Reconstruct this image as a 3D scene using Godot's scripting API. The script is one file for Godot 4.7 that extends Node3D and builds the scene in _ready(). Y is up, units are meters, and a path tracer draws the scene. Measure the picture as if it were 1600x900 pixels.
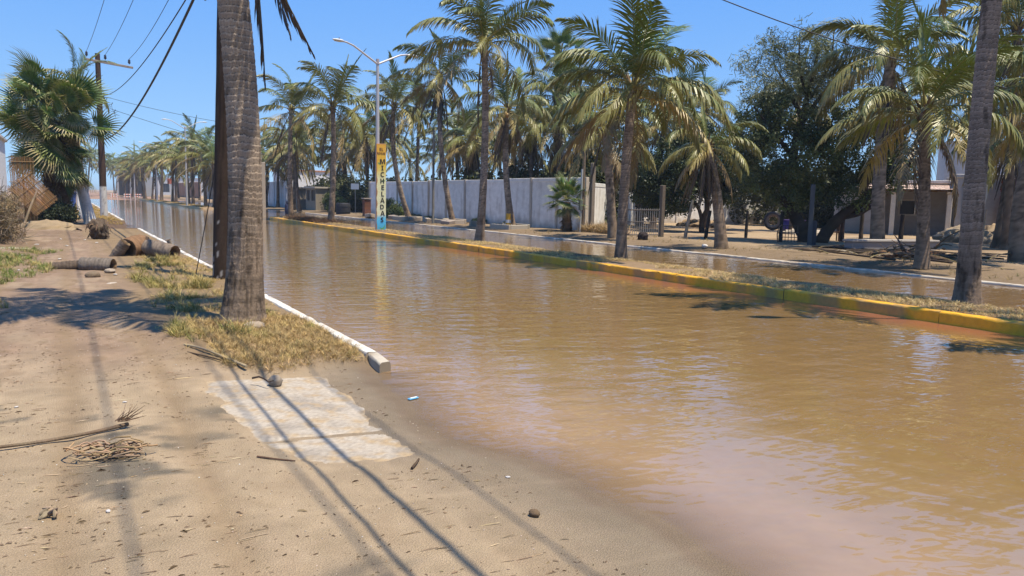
extends Node3D

# ---------------------------------------------------------------- geometry buffer
class Geo:
	var v := PackedVector3Array()
	var n := PackedVector3Array()
	var c := PackedColorArray()
	var u := PackedVector2Array()
	var i := PackedInt32Array()

	func quad(a: Vector3, b: Vector3, d: Vector3, e: Vector3, ca: Color, cb: Color) -> void:
		# a b d e counter-clockwise seen from outside; ca colours a and b, cb colours d and e
		var nn := (b - a).cross(e - a)
		if nn.length_squared() < 1e-16:
			nn = (d - b).cross(e - b)
		nn = nn.normalized()
		var k := v.size()
		v.append(a); v.append(b); v.append(d); v.append(e)
		for q in 4:
			n.append(nn)
		c.append(ca); c.append(ca); c.append(cb); c.append(cb)
		u.append(Vector2(0, 0)); u.append(Vector2(1, 0)); u.append(Vector2(1, 1)); u.append(Vector2(0, 1))
		i.append(k); i.append(k + 2); i.append(k + 1)
		i.append(k); i.append(k + 3); i.append(k + 2)

	func tri(a: Vector3, b: Vector3, d: Vector3, ca: Color, cb: Color) -> void:
		var nn := (b - a).cross(d - a).normalized()
		var k := v.size()
		v.append(a); v.append(b); v.append(d)
		for q in 3:
			n.append(nn)
		c.append(ca); c.append(ca); c.append(cb)
		u.append(Vector2(0, 0)); u.append(Vector2(1, 0)); u.append(Vector2(.5, 1))
		i.append(k); i.append(k + 2); i.append(k + 1)

	func box(ctr: Vector3, size: Vector3, col: Color, b := Basis.IDENTITY) -> void:
		var h := size * .5
		var p: Array[Vector3] = []
		for z in [-1, 1]:
			for y in [-1, 1]:
				for x in [-1, 1]:
					p.append(ctr + b * Vector3(x * h.x, y * h.y, z * h.z))
		quad(p[4], p[5], p[7], p[6], col, col)
		quad(p[1], p[0], p[2], p[3], col, col)
		quad(p[5], p[1], p[3], p[7], col, col)
		quad(p[0], p[4], p[6], p[2], col, col)
		quad(p[6], p[7], p[3], p[2], col, col)
		quad(p[0], p[1], p[5], p[4], col, col)

	func bbox(ctr: Vector3, size: Vector3, bev: float, col: Color, b := Basis.IDENTITY) -> void:
		# a box with chamfered edges
		var h := size * .5
		var k := h - Vector3.ONE * bev
		var dirs := [Vector3(1, 0, 0), Vector3(-1, 0, 0), Vector3(0, 1, 0), Vector3(0, -1, 0), Vector3(0, 0, 1), Vector3(0, 0, -1)]
		for d: Vector3 in dirs:
			var s := Vector3(d.y, d.z, d.x).abs()
			var t := d.cross(s)
			var cc := d * h
			var ss := s * k
			var tt := t * k
			quad(ctr + b * (cc - ss - tt), ctr + b * (cc + ss - tt), ctr + b * (cc + ss + tt), ctr + b * (cc - ss + tt), col, col)
		for a in 3:
			var s1 := (a + 1) % 3
			var s2 := (a + 2) % 3
			for x in [-1.0, 1.0]:
				for y in [-1.0, 1.0]:
					var q: Array[Vector3] = [Vector3.ZERO, Vector3.ZERO, Vector3.ZERO, Vector3.ZERO]
					var e0 := Vector3.ZERO
					e0[s1] = x * h[s1]; e0[s2] = y * k[s2]
					var e1 := Vector3.ZERO
					e1[s1] = x * k[s1]; e1[s2] = y * h[s2]
					q[0] = e0; q[1] = e1; q[2] = e1; q[3] = e0
					q[0][a] = -k[a]; q[1][a] = -k[a]; q[2][a] = k[a]; q[3][a] = k[a]
					var nn := (q[1] - q[0]).cross(q[3] - q[0])
					if nn.dot(e0 + e1) < 0.0:
						quad(ctr + b * q[3], ctr + b * q[2], ctr + b * q[1], ctr + b * q[0], col, col)
					else:
						quad(ctr + b * q[0], ctr + b * q[1], ctr + b * q[2], ctr + b * q[3], col, col)
		for x in [-1.0, 1.0]:
			for y in [-1.0, 1.0]:
				for z in [-1.0, 1.0]:
					var s := Vector3(x, y, z)
					var p0 := Vector3(h.x, k.y, k.z) * s
					var p1 := Vector3(k.x, h.y, k.z) * s
					var p2 := Vector3(k.x, k.y, h.z) * s
					if x * y * z > 0.0:
						tri(ctr + b * p0, ctr + b * p1, ctr + b * p2, col, col)
					else:
						tri(ctr + b * p0, ctr + b * p2, ctr + b * p1, col, col)

	func grid(rows: int, cols: int, p: PackedVector3Array, col: PackedColorArray, wrap := false) -> void:
		# outward normal = (next column) x (next row)
		var k := v.size()
		for r in rows:
			for q in cols:
				var o := r * cols + q
				var q0 := q - 1
				var q1 := q + 1
				if wrap:
					q0 = (q0 + cols) % cols
					q1 = q1 % cols
				else:
					q0 = maxi(q0, 0)
					q1 = mini(q1, cols - 1)
				var du := p[r * cols + q1] - p[r * cols + q0]
				var dv := p[mini(r + 1, rows - 1) * cols + q] - p[maxi(r - 1, 0) * cols + q]
				var nn := du.cross(dv)
				n.append(nn.normalized() if nn.length_squared() > 1e-18 else Vector3.UP)
				u.append(Vector2(float(q) / cols, float(r) / rows))
		v.append_array(p)
		c.append_array(col)
		var last := cols if wrap else cols - 1
		for r in rows - 1:
			for q in last:
				var a := k + r * cols + q
				var b := k + r * cols + (q + 1) % cols
				var d := b + cols
				var e := a + cols
				i.append(a); i.append(d); i.append(b)
				i.append(a); i.append(e); i.append(d)

	func tube(path: PackedVector3Array, rad: PackedFloat32Array, sides: int, cols: PackedColorArray, caps := true) -> void:
		var rows := path.size()
		var p := PackedVector3Array()
		var cc := PackedColorArray()
		var ref := Vector3(0.3, 0.1, 1).normalized()
		for r in rows:
			var t := (path[mini(r + 1, rows - 1)] - path[maxi(r - 1, 0)]).normalized()
			var a := (ref - t * ref.dot(t))
			if a.length() < .05:
				a = Vector3.RIGHT - t * t.x
			a = a.normalized()
			ref = a
			var b := t.cross(a)
			for q in sides:
				var th := TAU * q / sides
				p.append(path[r] + (a * cos(th) + b * sin(th)) * rad[r])
				cc.append(cols[mini(r, cols.size() - 1)])
		grid(rows, sides, p, cc, true)
		if caps:
			for e in [0, rows - 1]:
				var ctr: Vector3 = path[e]
				for q in sides:
					var x := p[e * sides + q]
					var y := p[e * sides + (q + 1) % sides]
					if e == 0:
						tri(ctr, y, x, cc[e * sides], cc[e * sides])
					else:
						tri(ctr, x, y, cc[e * sides], cc[e * sides])

	func bar(a: Vector3, b: Vector3, r: float, col: Color, sides := 6, r2 := -1.0) -> void:
		tube(PackedVector3Array([a, b]), PackedFloat32Array([r, r if r2 < 0.0 else r2]), sides, PackedColorArray([col]))

	func mesh() -> ArrayMesh:
		var m := ArrayMesh.new()
		var arr := []
		arr.resize(Mesh.ARRAY_MAX)
		arr[Mesh.ARRAY_VERTEX] = v
		arr[Mesh.ARRAY_NORMAL] = n
		arr[Mesh.ARRAY_COLOR] = c
		arr[Mesh.ARRAY_TEX_UV] = u
		arr[Mesh.ARRAY_INDEX] = i
		m.add_surface_from_arrays(Mesh.PRIMITIVE_TRIANGLES, arr)
		return m


var R := RandomNumberGenerator.new()
var NA := FastNoiseLite.new()   # lumps
var NB := FastNoiseLite.new()   # fine
var NC := FastNoiseLite.new()   # wide
var M := {}                     # materials
var FR := {}                    # frond meshes by kind
var FAN := {}                   # fan leaves by kind
var TUFT: ArrayMesh
var CLUMP: ArrayMesh
var CLUMPS: ArrayMesh


# ---------------------------------------------------------------- naming helpers
func tag(o: Node, label: String, category: String, group := "") -> Node:
	o.set_meta("label", label)
	o.set_meta("category", category)
	if group != "":
		o.set_meta("group", group)
	return o

func thing(called: String, label: String, category: String, at: Vector3, turn := 0.0, group := "") -> Node3D:
	var o := Node3D.new()
	o.name = called
	add_child(o, true)
	o.position = at
	o.rotation.y = turn
	tag(o, label, category, group)
	return o

func part(called: String, g, m: Material, parent: Node, t := Transform3D.IDENTITY) -> MeshInstance3D:
	var o := MeshInstance3D.new()
	o.name = called
	o.mesh = g.mesh() if g is Geo else g
	o.material_override = m
	o.transform = t
	parent.add_child(o, true)
	return o

func struct(called: String, g: Geo, m: Material) -> MeshInstance3D:
	var o := part(called, g, m, self)
	o.set_meta("kind", "structure")
	return o

func scatter(called: String, mesh: Mesh, m: Material, tf: Array[Transform3D], cols: PackedColorArray, parent: Node) -> MultiMeshInstance3D:
	var mm := MultiMesh.new()
	mm.transform_format = MultiMesh.TRANSFORM_3D
	mm.use_colors = true
	mm.mesh = mesh
	mm.instance_count = tf.size()
	for k in tf.size():
		mm.set_instance_transform(k, tf[k])
		mm.set_instance_color(k, cols[k % cols.size()])
	var o := MultiMeshInstance3D.new()
	o.name = called
	o.multimesh = mm
	o.material_override = m
	o.set_meta("kind", "stuff")
	parent.add_child(o, true)
	return o

func rr(a: float, b: float) -> float:
	return R.randf_range(a, b)

func cj(col: Color, j: float) -> Color:
	# the same colour a little lighter or darker, and a little warmer or cooler
	var k := 1.0 + rr(-j, j)
	return Color(col.r * k * (1.0 + rr(-j, j) * .25), col.g * k, col.b * k * (1.0 + rr(-j, j) * .35))

func rbasis() -> Basis:
	return Basis.from_euler(Vector3(rr(-PI, PI), rr(-PI, PI), rr(-PI, PI)))


# ---------------------------------------------------------------- textures and materials
func noise_bytes(size: int, freq: float, oct: int, sd: int, type := FastNoiseLite.TYPE_SIMPLEX_SMOOTH) -> PackedByteArray:
	var f := FastNoiseLite.new()
	f.seed = sd
	f.noise_type = type
	f.frequency = freq
	f.fractal_octaves = oct
	var im := f.get_seamless_image(size, size, false, false, .12, true)
	im.convert(Image.FORMAT_L8)
	return im.get_data()

func tone_tex(size: int, layers: Array, lo: Color, hi: Color) -> ImageTexture:
	# layers: [bytes, weight]; the sum runs from lo to hi (sRGB)
	var out := PackedByteArray()
	out.resize(size * size * 3)
	var cnt := size * size
	var l0: PackedByteArray = layers[0][0]
	var w0: float = layers[0][1]
	var l1: PackedByteArray = layers[1][0]
	var w1: float = layers[1][1]
	for k in cnt:
		var x := clampf((l0[k] * w0 + l1[k] * w1) / 255.0, 0.0, 1.0)
		out[k * 3] = int((lo.r + (hi.r - lo.r) * x) * 255.0)
		out[k * 3 + 1] = int((lo.g + (hi.g - lo.g) * x) * 255.0)
		out[k * 3 + 2] = int((lo.b + (hi.b - lo.b) * x) * 255.0)
	return ImageTexture.create_from_image(Image.create_from_data(size, size, false, Image.FORMAT_RGB8, out))

func grey_tex(size: int, b: PackedByteArray) -> ImageTexture:
	return ImageTexture.create_from_image(Image.create_from_data(size, size, false, Image.FORMAT_L8, b))

func mat(rough: float, spec := .5) -> StandardMaterial3D:
	var m := StandardMaterial3D.new()
	m.vertex_color_use_as_albedo = true
	m.roughness = rough
	m.metallic_specular = spec
	return m

func tri_mat(rough: float, spec: float, tex: Texture2D, sc: Vector3, bump: Texture2D = null, bump_cm := 0.0, world := true) -> StandardMaterial3D:
	var m := mat(rough, spec)
	m.albedo_texture = tex
	m.uv1_triplanar = true
	m.uv1_world_triplanar = world
	m.uv1_scale = sc
	if bump:
		m.heightmap_enabled = true
		m.heightmap_texture = bump
		m.heightmap_scale = bump_cm
	return m

func water_normals(size: int) -> ImageTexture:
	# a periodic sum of short-crested ripples; crests lie across the breeze
	var nc := 30
	var hx := PackedFloat32Array(); hx.resize(size * size)
	var hy := PackedFloat32Array(); hy.resize(size * size)
	R.seed = 77
	for k in nc:
		var wl := 8.0 * pow(7.0, R.randf())
		var dirn := deg_to_rad(56.0 + (R.randf() + R.randf() - 1.0) * 55.0)
		var kx := float(roundi(wl * cos(dirn)))
		var ky := float(roundi(wl * sin(dirn)))
		var amp := 0.0105 * rr(.6, 1.2) * pow(16.0 / maxf(wl, 8.0), .18)
		var ph := rr(0, TAU)
		var inv := amp / maxf(sqrt(kx * kx + ky * ky), 1.0)
		var sx := PackedFloat32Array(); var cx := PackedFloat32Array()
		var sy := PackedFloat32Array(); var cy := PackedFloat32Array()
		for q in size:
			var a := TAU * kx * q / size
			sx.append(sin(a)); cx.append(cos(a))
			var b := TAU * ky * q / size + ph
			sy.append(sin(b)); cy.append(cos(b))
		var ax := kx * inv
		var ay := ky * inv
		var o := 0
		for y in size:
			var s1 := sy[y]
			var c1 := cy[y]
			for x in size:
				var w := cx[x] * c1 - sx[x] * s1
				hx[o] += ax * w
				hy[o] += ay * w
				o += 1
	var px := PackedFloat32Array(); px.resize(size * size * 3)
	for o in size * size:
		var nx := -hx[o]
		var ny := -hy[o]
		var l := 1.0 / sqrt(nx * nx + ny * ny + 1.0)
		px[o * 3] = nx * l * .5 + .5
		px[o * 3 + 1] = ny * l * .5 + .5
		px[o * 3 + 2] = l * .5 + .5
	return ImageTexture.create_from_image(Image.create_from_data(size, size, false, Image.FORMAT_RGBF, px.to_byte_array()))

func make_materials() -> void:
	var fine := noise_bytes(1024, .09, 4, 11)
	var grit := noise_bytes(1024, .22, 2, 12, FastNoiseLite.TYPE_CELLULAR)
	var blot := noise_bytes(512, .012, 5, 13)
	var mid := noise_bytes(512, .05, 4, 14)
	var sand := tone_tex(1024, [[fine, .62], [grit, .38]], Color(.74, .725, .71), Color(1.0, 1.0, 1.0))
	var fine_h := grey_tex(1024, fine)
	var blot_t := tone_tex(512, [[blot, .75], [mid, .25]], Color(.84, .835, .83), Color(1, 1, 1))
	var mid_h := grey_tex(512, mid)
	var plaster := tone_tex(512, [[blot, .8], [mid, .3]], Color(.86, .86, .855), Color(1, 1, 1))
	var g := tri_mat(.92, .25, sand, Vector3.ONE * .95, fine_h, .9)
	g.detail_enabled = true
	g.detail_blend_mode = BaseMaterial3D.BLEND_MODE_MUL
	g.detail_albedo = blot_t
	g.detail_uv_layer = BaseMaterial3D.DETAIL_UV_2
	g.uv2_triplanar = true
	g.uv2_world_triplanar = true
	g.uv2_scale = Vector3.ONE * .21
	M.ground = g
	M.concrete = tri_mat(.9, .3, sand, Vector3.ONE * 1.7, fine_h, .35)
	M.plaster = tri_mat(.9, .3, plaster, Vector3.ONE * .35, mid_h, .3)
	M.paint = tri_mat(.55, .45, plaster, Vector3.ONE * 1.6, mid_h, .35)
	var fib := noise_bytes(512, .06, 4, 21)
	var fibre := tone_tex(512, [[fib, .8], [mid, .2]], Color(.66, .64, .62), Color(1, 1, 1))
	M.bark = tri_mat(.88, .25, fibre, Vector3(5.0, 1.1, 5.0), grey_tex(512, fib), 1.0, false)
	M.wood = tri_mat(.85, .3, fibre, Vector3(7.0, .35, 7.0), grey_tex(512, fib), .8, false)
	M.plain = mat(.85, .3)
	M.metal = mat(.45, .5)
	M.metal.metallic = .25
	M.gloss = mat(.4, .5)
	M.rubber = mat(.7, .35)
	M.wire = mat(.6, .4)
	M.dark = mat(.9, .2)
	var f := mat(.42, .42)
	f.backlight_enabled = true
	f.backlight = Color(.50, .50, .32)
	M.frond = f
	var l := mat(.5, .35)
	l.backlight_enabled = true
	l.backlight = Color(.45, .5, .25)
	M.leaf = l
	var s := mat(.85, .2)
	s.backlight_enabled = true
	s.backlight = Color(.5, .5, .35)
	M.straw = s
	var w := mat(.03, .62)
	w.albedo_texture = tone_tex(512, [[blot, .7], [mid, .3]], Color(.93, .93, .92), Color(1, 1, 1))
	w.normal_enabled = true
	w.normal_texture = water_normals(640)
	w.normal_scale = 1.0
	w.uv1_scale = Vector3(.31, .31, 1)
	w.transparency = BaseMaterial3D.TRANSPARENCY_ALPHA
	M.water = w


# ---------------------------------------------------------------- the lie of the land
const KX := 2.55        # near kerb
const MX0 := 11.05       # median
const MX1 := 12.85
const FX := 18.0        # far kerb

func sm(a: float, b: float, x: float) -> float:
	return smoothstep(a, b, x)

func shore(z: float) -> float:
	return 2.32 + .20 * sm(-5.0, -2.6, z) + .09 * sin(z * 1.7 + .6) + .06 * sin(z * 4.3) + .10 * NA.get_noise_2d(z * 2.5, 7.0) + .05 * NB.get_noise_2d(z * 1.5, 3.0)

func verge_mask(x: float, z: float) -> float:
	var edge := -6.95 - .25 * sm(1.9, .9, x) + .14 * sin(x * 5.0)
	var w := 1.0 - sm(edge - .22, edge + .16, z)
	w *= 1.0 - sm(-35.0, -36.2, z) * (1.0 - sm(-41.5, -43.0, z)) * 1.0
	return w

func slab_mask(x: float, z: float) -> float:
	# where the driveway's concrete lies bare: a tongue running from beside the verge towards the water
	var t := (z + 6.75) / 2.55            # 0 at the verge, 1 at the near end
	var x0 := lerpf(.90, .96, t) + .22 * sm(.5, 1.0, t) + .03 * sin(z * 9.0) + NA.get_noise_2d(x * 9.0, z * 9.0) * .06
	var x1 := lerpf(2.10, 2.0, t) + .03 * sin(z * 4.0) + NA.get_noise_2d(x * 9.0 + 50.0, z * 9.0) * .07
	var m := sm(x0, x0 + .09, x) * (1.0 - sm(x1 - .18, x1, x))
	var zz := z + NA.get_noise_2d(x * 8.0, z * 8.0 + 30.0) * .12
	return m * sm(-6.85, -6.72, z) * (1.0 - sm(-4.52, -4.28, zz))

func left_base(x: float, z: float) -> float:
	# the driveway's even slope, without the sand on it
	var t := shore(z) - x
	if t > 0.0:
		return minf(t * .062, .118) + .0 * x
	return maxf(t * .03 - .05 * sm(-.3, -2.0, t), -.2)

func ground_h(x: float, z: float) -> float:
	if x < 6.0:
		var lump := NA.get_noise_2d(x * 3.2, z * 3.2) * .011 + NB.get_noise_2d(x, z) * .006 + absf(NB.get_noise_2d(x * 2.3 + 9.0, z * 2.3)) * .004
		lump *= sm(2.75, 2.45, x)
		var b := left_base(x, z)
		if z > -7.4:
			# sand over the slab, brushed away where the concrete shows
			b += lump * sm(-.2, .35, shore(z) - x) + .012 - .026 * slab_mask(x, z) * 1.0
			b += -.012 * sm(.25, -.15, shore(z) - x)
			for tx in [-.05, .62, -.95]:
				b -= .013 * exp(-pow((x - tx - .04 * sin(z * .7)) / .09, 2.0))
		else:
			b += lump * 1.6
		var verge := .125 + lump * 2.2 + .02 * sm(KX, 1.2, x) * sm(.2, 1.2, x)
		if x > KX + .02:
			verge = -.16
		var far_left := sm(.9, -.4, x) * .03 + sm(-.6, -2.4, x) * .10 * sm(-14.0, -22.0, z)
		return lerpf(b, verge, verge_mask(x, z)) + far_left
	if x < MX0 + .1:
		return lerpf(-.2, .03, sm(-128.0, -142.0, z)) + .01 * NA.get_noise_2d(x, z)
	if x < MX1:
		var in_first := sm(-50.3, -49.6, z)
		var in_second := 1.0 - sm(-77.2, -76.2, z)
		var k := maxf(in_first, in_second)
		var mound := .04 * sin(PI * (x - MX0) / (MX1 - MX0))
		return lerpf(-.2, .15 + mound * sm(0.0, .7, MX1 - x) + NA.get_noise_2d(x * 2.0, z * 2.0) * .02, k)
	if x < FX + .1:
		return lerpf(-.17, .03, sm(-128.0, -142.0, z))
	var yard := .12 + NC.get_noise_2d(x * 3.0, z * 3.0) * .05 + NA.get_noise_2d(x * 2.0, z * 2.0) * .02
	return lerpf(.035, yard, sm(FX + .1, FX + 2.2, x))

func ground_c(x: float, z: float, h: float) -> Color:
	var w := NC.get_noise_2d(x * 2.2, z * 2.2)
	var w2 := NA.get_noise_2d(x * 2.6 + 40.0, z * 1.1)
	if x < KX + .09 or (x < 6.0 and z > -7.2):
		var sand := Color(.505, .395, .262)
		var dirt := Color(.41, .295, .205)
		var far := sm(-6.6, -9.0, z + w * 1.2)
		var col := sand.lerp(dirt, far)
		col = col.lerp(Color(.56, .44, .30), sm(.1, .5, w2) * .55)
		col = col.lerp(Color(.25, .17, .105), sm(.12, .45, w) * .6 * maxf(far, .15))
		# blue-grey film left where puddles dried
		var al := sm(.10, .30, NA.get_noise_2d(x * 3.4 + 9.0, z * 7.0)) * sm(1.9, .6, x) * sm(-8.5, -7.0, z)
		al *= sm(-.1, .15, NC.get_noise_2d(x * 6.0 + 3.0, z * 6.0))
		col = col.lerp(Color(.17, .155, .125), al * .85)
		var ruf := NB.get_noise_2d(x * 1.3 + 20.0, z * .9)
		col *= 1.0 + .16 * ruf + .10 * NB.get_noise_2d(x * 4.0, z * 4.0 + 5.0)
		col = col.lerp(Color(.27, .19, .115), sm(.22, .48, ruf) * (.25 + .45 * far))
		# tyre tracks
		for tx in [-.05, .62, -.95]:
			var tr := exp(-pow((x - tx - .04 * sin(z * .7)) / .10, 2.0))
			col = col.lerp(Color(.36, .26, .155), tr * .62)
		# the soaked strip along the water, grey-green above and dark below
		var up := shore(z) - x
		if z > -7.6:
			var damp := sm(.95 + w * .5 + w2 * .3, .1, up)
			col = col.lerp(Color(.30, .245, .178), damp * .9)
			col = col.lerp(Color(.27, .205, .145), sm(.16, .0, up))
		var vm := verge_mask(x, z)
		if vm > 0.0 and x > .5:
			col = col.lerp(Color(.36, .26, .15), vm * sm(.5, 1.1, x + w * .5))
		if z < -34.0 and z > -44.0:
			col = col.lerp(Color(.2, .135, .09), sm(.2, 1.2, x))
		return col
	if x < MX0 + .1 or (x > MX1 and x < FX + .1):
		return Color(.22, .13, .075).lerp(Color(.42, .28, .2), sm(-122.0, -142.0, z))
	if x < MX1:
		return Color(.40, .29, .175).lerp(Color(.24, .165, .10), sm(-.1, .4, w))
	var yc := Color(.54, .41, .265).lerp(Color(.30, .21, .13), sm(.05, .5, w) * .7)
	yc = yc.lerp(Color(.22, .16, .10), sm(25.5, 19.0, x + w * 2.0) * .72)  # leaf-litter brown towards the far kerb, deepened to paint in the trees' shade
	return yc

func span(a: float, b: float, d0: float, d1: float) -> PackedFloat32Array:
	# steps from a to b, growing from d0 to d1
	var out := PackedFloat32Array()
	var x := a
	var dirn := signf(b - a)
	while (b - x) * dirn > 1e-4:
		out.append(x)
		var t := absf((x - a) / (b - a))
		x += dirn * lerpf(d0, d1, t)
	return out

func build_land() -> void:
	var xs := PackedFloat32Array([-900, -400, -180, -90, -50, -30, -20])
	xs.append_array(span(-14.0, -4.0, 1.4, .16))
	xs.append_array(span(-4.0, -1.5, .16, .055))
	xs.append_array(span(-1.5, 2.56, .045, .045))
	xs.append_array(PackedFloat32Array([2.57, 2.62, 2.66, 2.72, 2.8, 2.9, 3.0, 3.15, 3.3, 3.6, 4.2, 5, 5.9, 6.1, 7, 9, 10.8, 11.13, 11.19]))
	xs.append_array(span(11.35, 12.7, .15, .15))
	xs.append_array(PackedFloat32Array([12.77, 12.88, 14.0, 15.5, 17.2, 17.95, 18.12]))
	xs.append_array(span(18.25, 32.0, .18, .5))
	xs.append_array(span(32.0, 75.0, .6, 4.0))
	xs.append_array(PackedFloat32Array([78, 90, 110, 150, 220, 350, 600, 1000, 1600]))
	var zs := PackedFloat32Array([300, 120, 60, 30, 16, 9, 5, 2.5, 1])
	zs.append_array(span(0.0, -1.6, .3, .1))
	zs.append_array(span(-1.6, -9.5, .045, .06))
	zs.append_array(span(-9.5, -20.0, .07, .2))
	zs.append_array(span(-20.0, -60.0, .2, .8))
	zs.append_array(span(-60.0, -150.0, .8, 4.0))
	zs.append_array(PackedFloat32Array([-155, -170, -190, -220, -270, -350, -500, -800, -1500]))
	var p := PackedVector3Array()
	var c := PackedColorArray()
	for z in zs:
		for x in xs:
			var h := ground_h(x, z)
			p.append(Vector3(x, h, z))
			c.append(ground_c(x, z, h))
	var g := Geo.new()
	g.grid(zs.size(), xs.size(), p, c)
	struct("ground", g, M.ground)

	# the bare concrete of the driveway, a broken slab of its own under the sand
	g = Geo.new()
	p = PackedVector3Array()
	c = PackedColorArray()
	var sx := span(.7, 2.2, .022, .022)
	var sz := span(-6.95, -4.2, .022, .022)
	for k in sz.size():
		var z: float = sz[sz.size() - 1 - k]
		for x in sx:
			var crack := 1.0 if absf(z + 4.98 + .02 * sin(x * 5.0)) > .035 else 0.0
			p.append(Vector3(x, left_base(x, z) - .004 - (1.0 - crack) * .012 + NB.get_noise_2d(x * 9.0, z * 9.0) * .0025, z))
			var col := Color(.53, .47, .385).lerp(Color(.39, .345, .285), sm(-.1, .45, NA.get_noise_2d(x * 4.0, z * 4.0)))
			# sand still lies thin over the slab's edges
			col = col.lerp(Color(.49, .37, .225), sm(1.0, .45, slab_mask(x, z) + NB.get_noise_2d(x * 3.0, z * 3.0) * .6 - .1))
			var sp := NB.get_noise_2d(x * 16.0, z * 16.0) + .7 * NB.get_noise_2d(x * 40.0, z * 40.0)
			col *= .96 + .26 * sp
			c.append(col if crack > .5 else col * .8)
	g.grid(sz.size(), sx.size(), p, c)
	struct("driveway_slab", g, M.concrete)

	# flood water over both carriageways
	xs = span(1.5, 2.2, .1, .06)
	xs.append_array(span(2.2, 3.4, .04, .06))
	xs.append_array(span(3.4, 11.1, .07, .11))
	xs.append_array(span(11.2, 12.7, .4, .4))
	xs.append_array(span(12.8, 18.4, .16, .3))
	zs = PackedFloat32Array([40, 20, 8, 3])
	zs.append_array(span(1.0, -2.0, .5, .12))
	zs.append_array(span(-2.0, -16.0, .07, .10))
	zs.append_array(span(-16.0, -34.0, .1, .3))
	zs.append_array(span(-34.0, -148.0, .4, 6.0))
	p = PackedVector3Array()
	c = PackedColorArray()
	var uv := PackedVector2Array()
	for z in zs:
		for x in xs:
			var fade := 1.0 - sm(-20.0, -34.0, z)
			var a := .0010 * sin(x * 3.1 - z * 5.6 + .9 * sin(x * .8)) + .0010 * sin(x * 1.4 - z * 3.9 + 1.3 * sin(z * .5 + x)) + .0005 * sin(x * 6.3 - z * 6.1 + sin(z * 1.1))
			p.append(Vector3(x, a * fade * sm(2.3, 3.6, x), z))
			var dep := maxf(-ground_h(x, z), 0.0)
			var silt := Color(.218, .137, .056)
			silt = silt.lerp(Color(.30, .212, .125), sm(3.4, .2, x - 2.3 + NC.get_noise_2d(x * 5.0, z * 5.0)) * .8 * sm(-9.0, -5.0, z))
			silt = silt.lerp(Color(.33, .21, .13), sm(2.2, .2, x - 2.3) * .5)
			var red := sm(1.15 + .35 * sin(z * .5), .15, MX0 - x) * sm(-34.0, -20.0, z)
			silt = silt.lerp(Color(.30, .10, .055), red * .8 if x < MX0 + .3 else 0.0)
			silt = silt.lerp(Color(.235, .155, .085), sm(-14.0, -55.0, z))
			var k := 1.0 - exp(-dep * 120.0)
			silt.a = clampf(k * 1.01, 0.0, 1.0)
			c.append(silt)
			uv.append(Vector2(x, -z))
	g = Geo.new()
	g.grid(zs.size(), xs.size(), p, c)
	g.u = uv
	struct("flood_water", g, M.water)


# ---------------------------------------------------------------- palms
func make_frond(e0: float, e1: float, pw: float, lf: float, droop: float, cnt: int, root: Color, tip: Color, miss: float, bend: float, vee: float, sd: int, fold := 1.0) -> ArrayMesh:
	R.seed = sd
	var g := Geo.new()
	var steps := 12
	var path := PackedVector3Array()
	var tan := PackedVector3Array()
	var pos := Vector3.ZERO
	for k in steps + 1:
		var s := float(k) / steps
		var e := deg_to_rad(lerpf(e0, e1, pow(s, pw)))
		var yaw := deg_to_rad(bend) * s * s
		var t := Vector3(cos(e) * cos(yaw), sin(e), cos(e) * sin(yaw))
		path.append(pos)
		tan.append(t)
		pos += t / steps
	var rad := PackedFloat32Array()
	var rc := PackedColorArray()
	var rib := root.lerp(Color(.34, .27, .09), .6)
	for k in steps + 1:
		var s := float(k) / steps
		rad.append(lerpf(.0105, .0022, pow(s, .6)) * (1.6 if k == 0 else 1.0))
		rc.append(rib.lerp(tip, s * .5))
	g.tube(path, rad, 4, rc, false)
	for k in cnt:
		var s := .13 + .87 * float(k) / (cnt - 1)
		var fk := s * steps
		var k0 := mini(int(fk), steps - 1)
		var ff := fk - k0
		var p0 := path[k0].lerp(path[k0 + 1], ff)
		var t := tan[k0].lerp(tan[k0 + 1], ff).normalized()
		var side := t.cross(Vector3.UP)
		side = side.normalized() if side.length() > .05 else Vector3(0, 0, 1)
		var up := side.cross(t).normalized()
		var prof := (.42 + .58 * sm(.1, .38, s)) * (1.0 - .66 * sm(.62, 1.0, s))
		for sg in [-1.0, 1.0]:
			if R.randf() < miss:
				continue
			var l := lf * prof * rr(.78, 1.12)
			if R.randf() < miss * 1.5:
				l *= .5
			var a := deg_to_rad(lerpf(72.0, 22.0, pow(s, 1.3)) * fold + rr(-7, 7))
			var b := deg_to_rad(vee + rr(-9, 9))
			var d: Vector3 = t * cos(a) + (side * sg * cos(b) + up * sin(b)) * sin(a)
			var wd := .0074 * rr(.8, 1.2)
			var dr := droop * rr(.7, 1.35)
			var brown := R.randf()
			var c0 := cj(root, .22)
			var c1 := c0.lerp(tip, .25 + .5 * brown)
			var c2 := cj(tip, .25)
			var q := p0
			var cols := [c0, c0.lerp(c1, .5), c1, c2]
			var wds := [.55, 1.0, .75, .0]
			var lp := Vector3.ZERO
			var rp := Vector3.ZERO
			for j in 4:
				var wv := (t - d * t.dot(d))
				wv = (wv.normalized() if wv.length() > .02 else up) * wd * wds[j]
				if j == 3:
					g.tri(lp, rp, q, cols[2], cols[3])
				else:
					var nl := q - wv
					var nr := q + wv
					if j > 0:
						g.quad(lp, rp, nr, nl, cols[j - 1], cols[j])
					lp = nl
					rp = nr
				q += d * l / 3.0
				d = (d + Vector3(0, -dr, 0)).normalized()
	return g.mesh()

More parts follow.
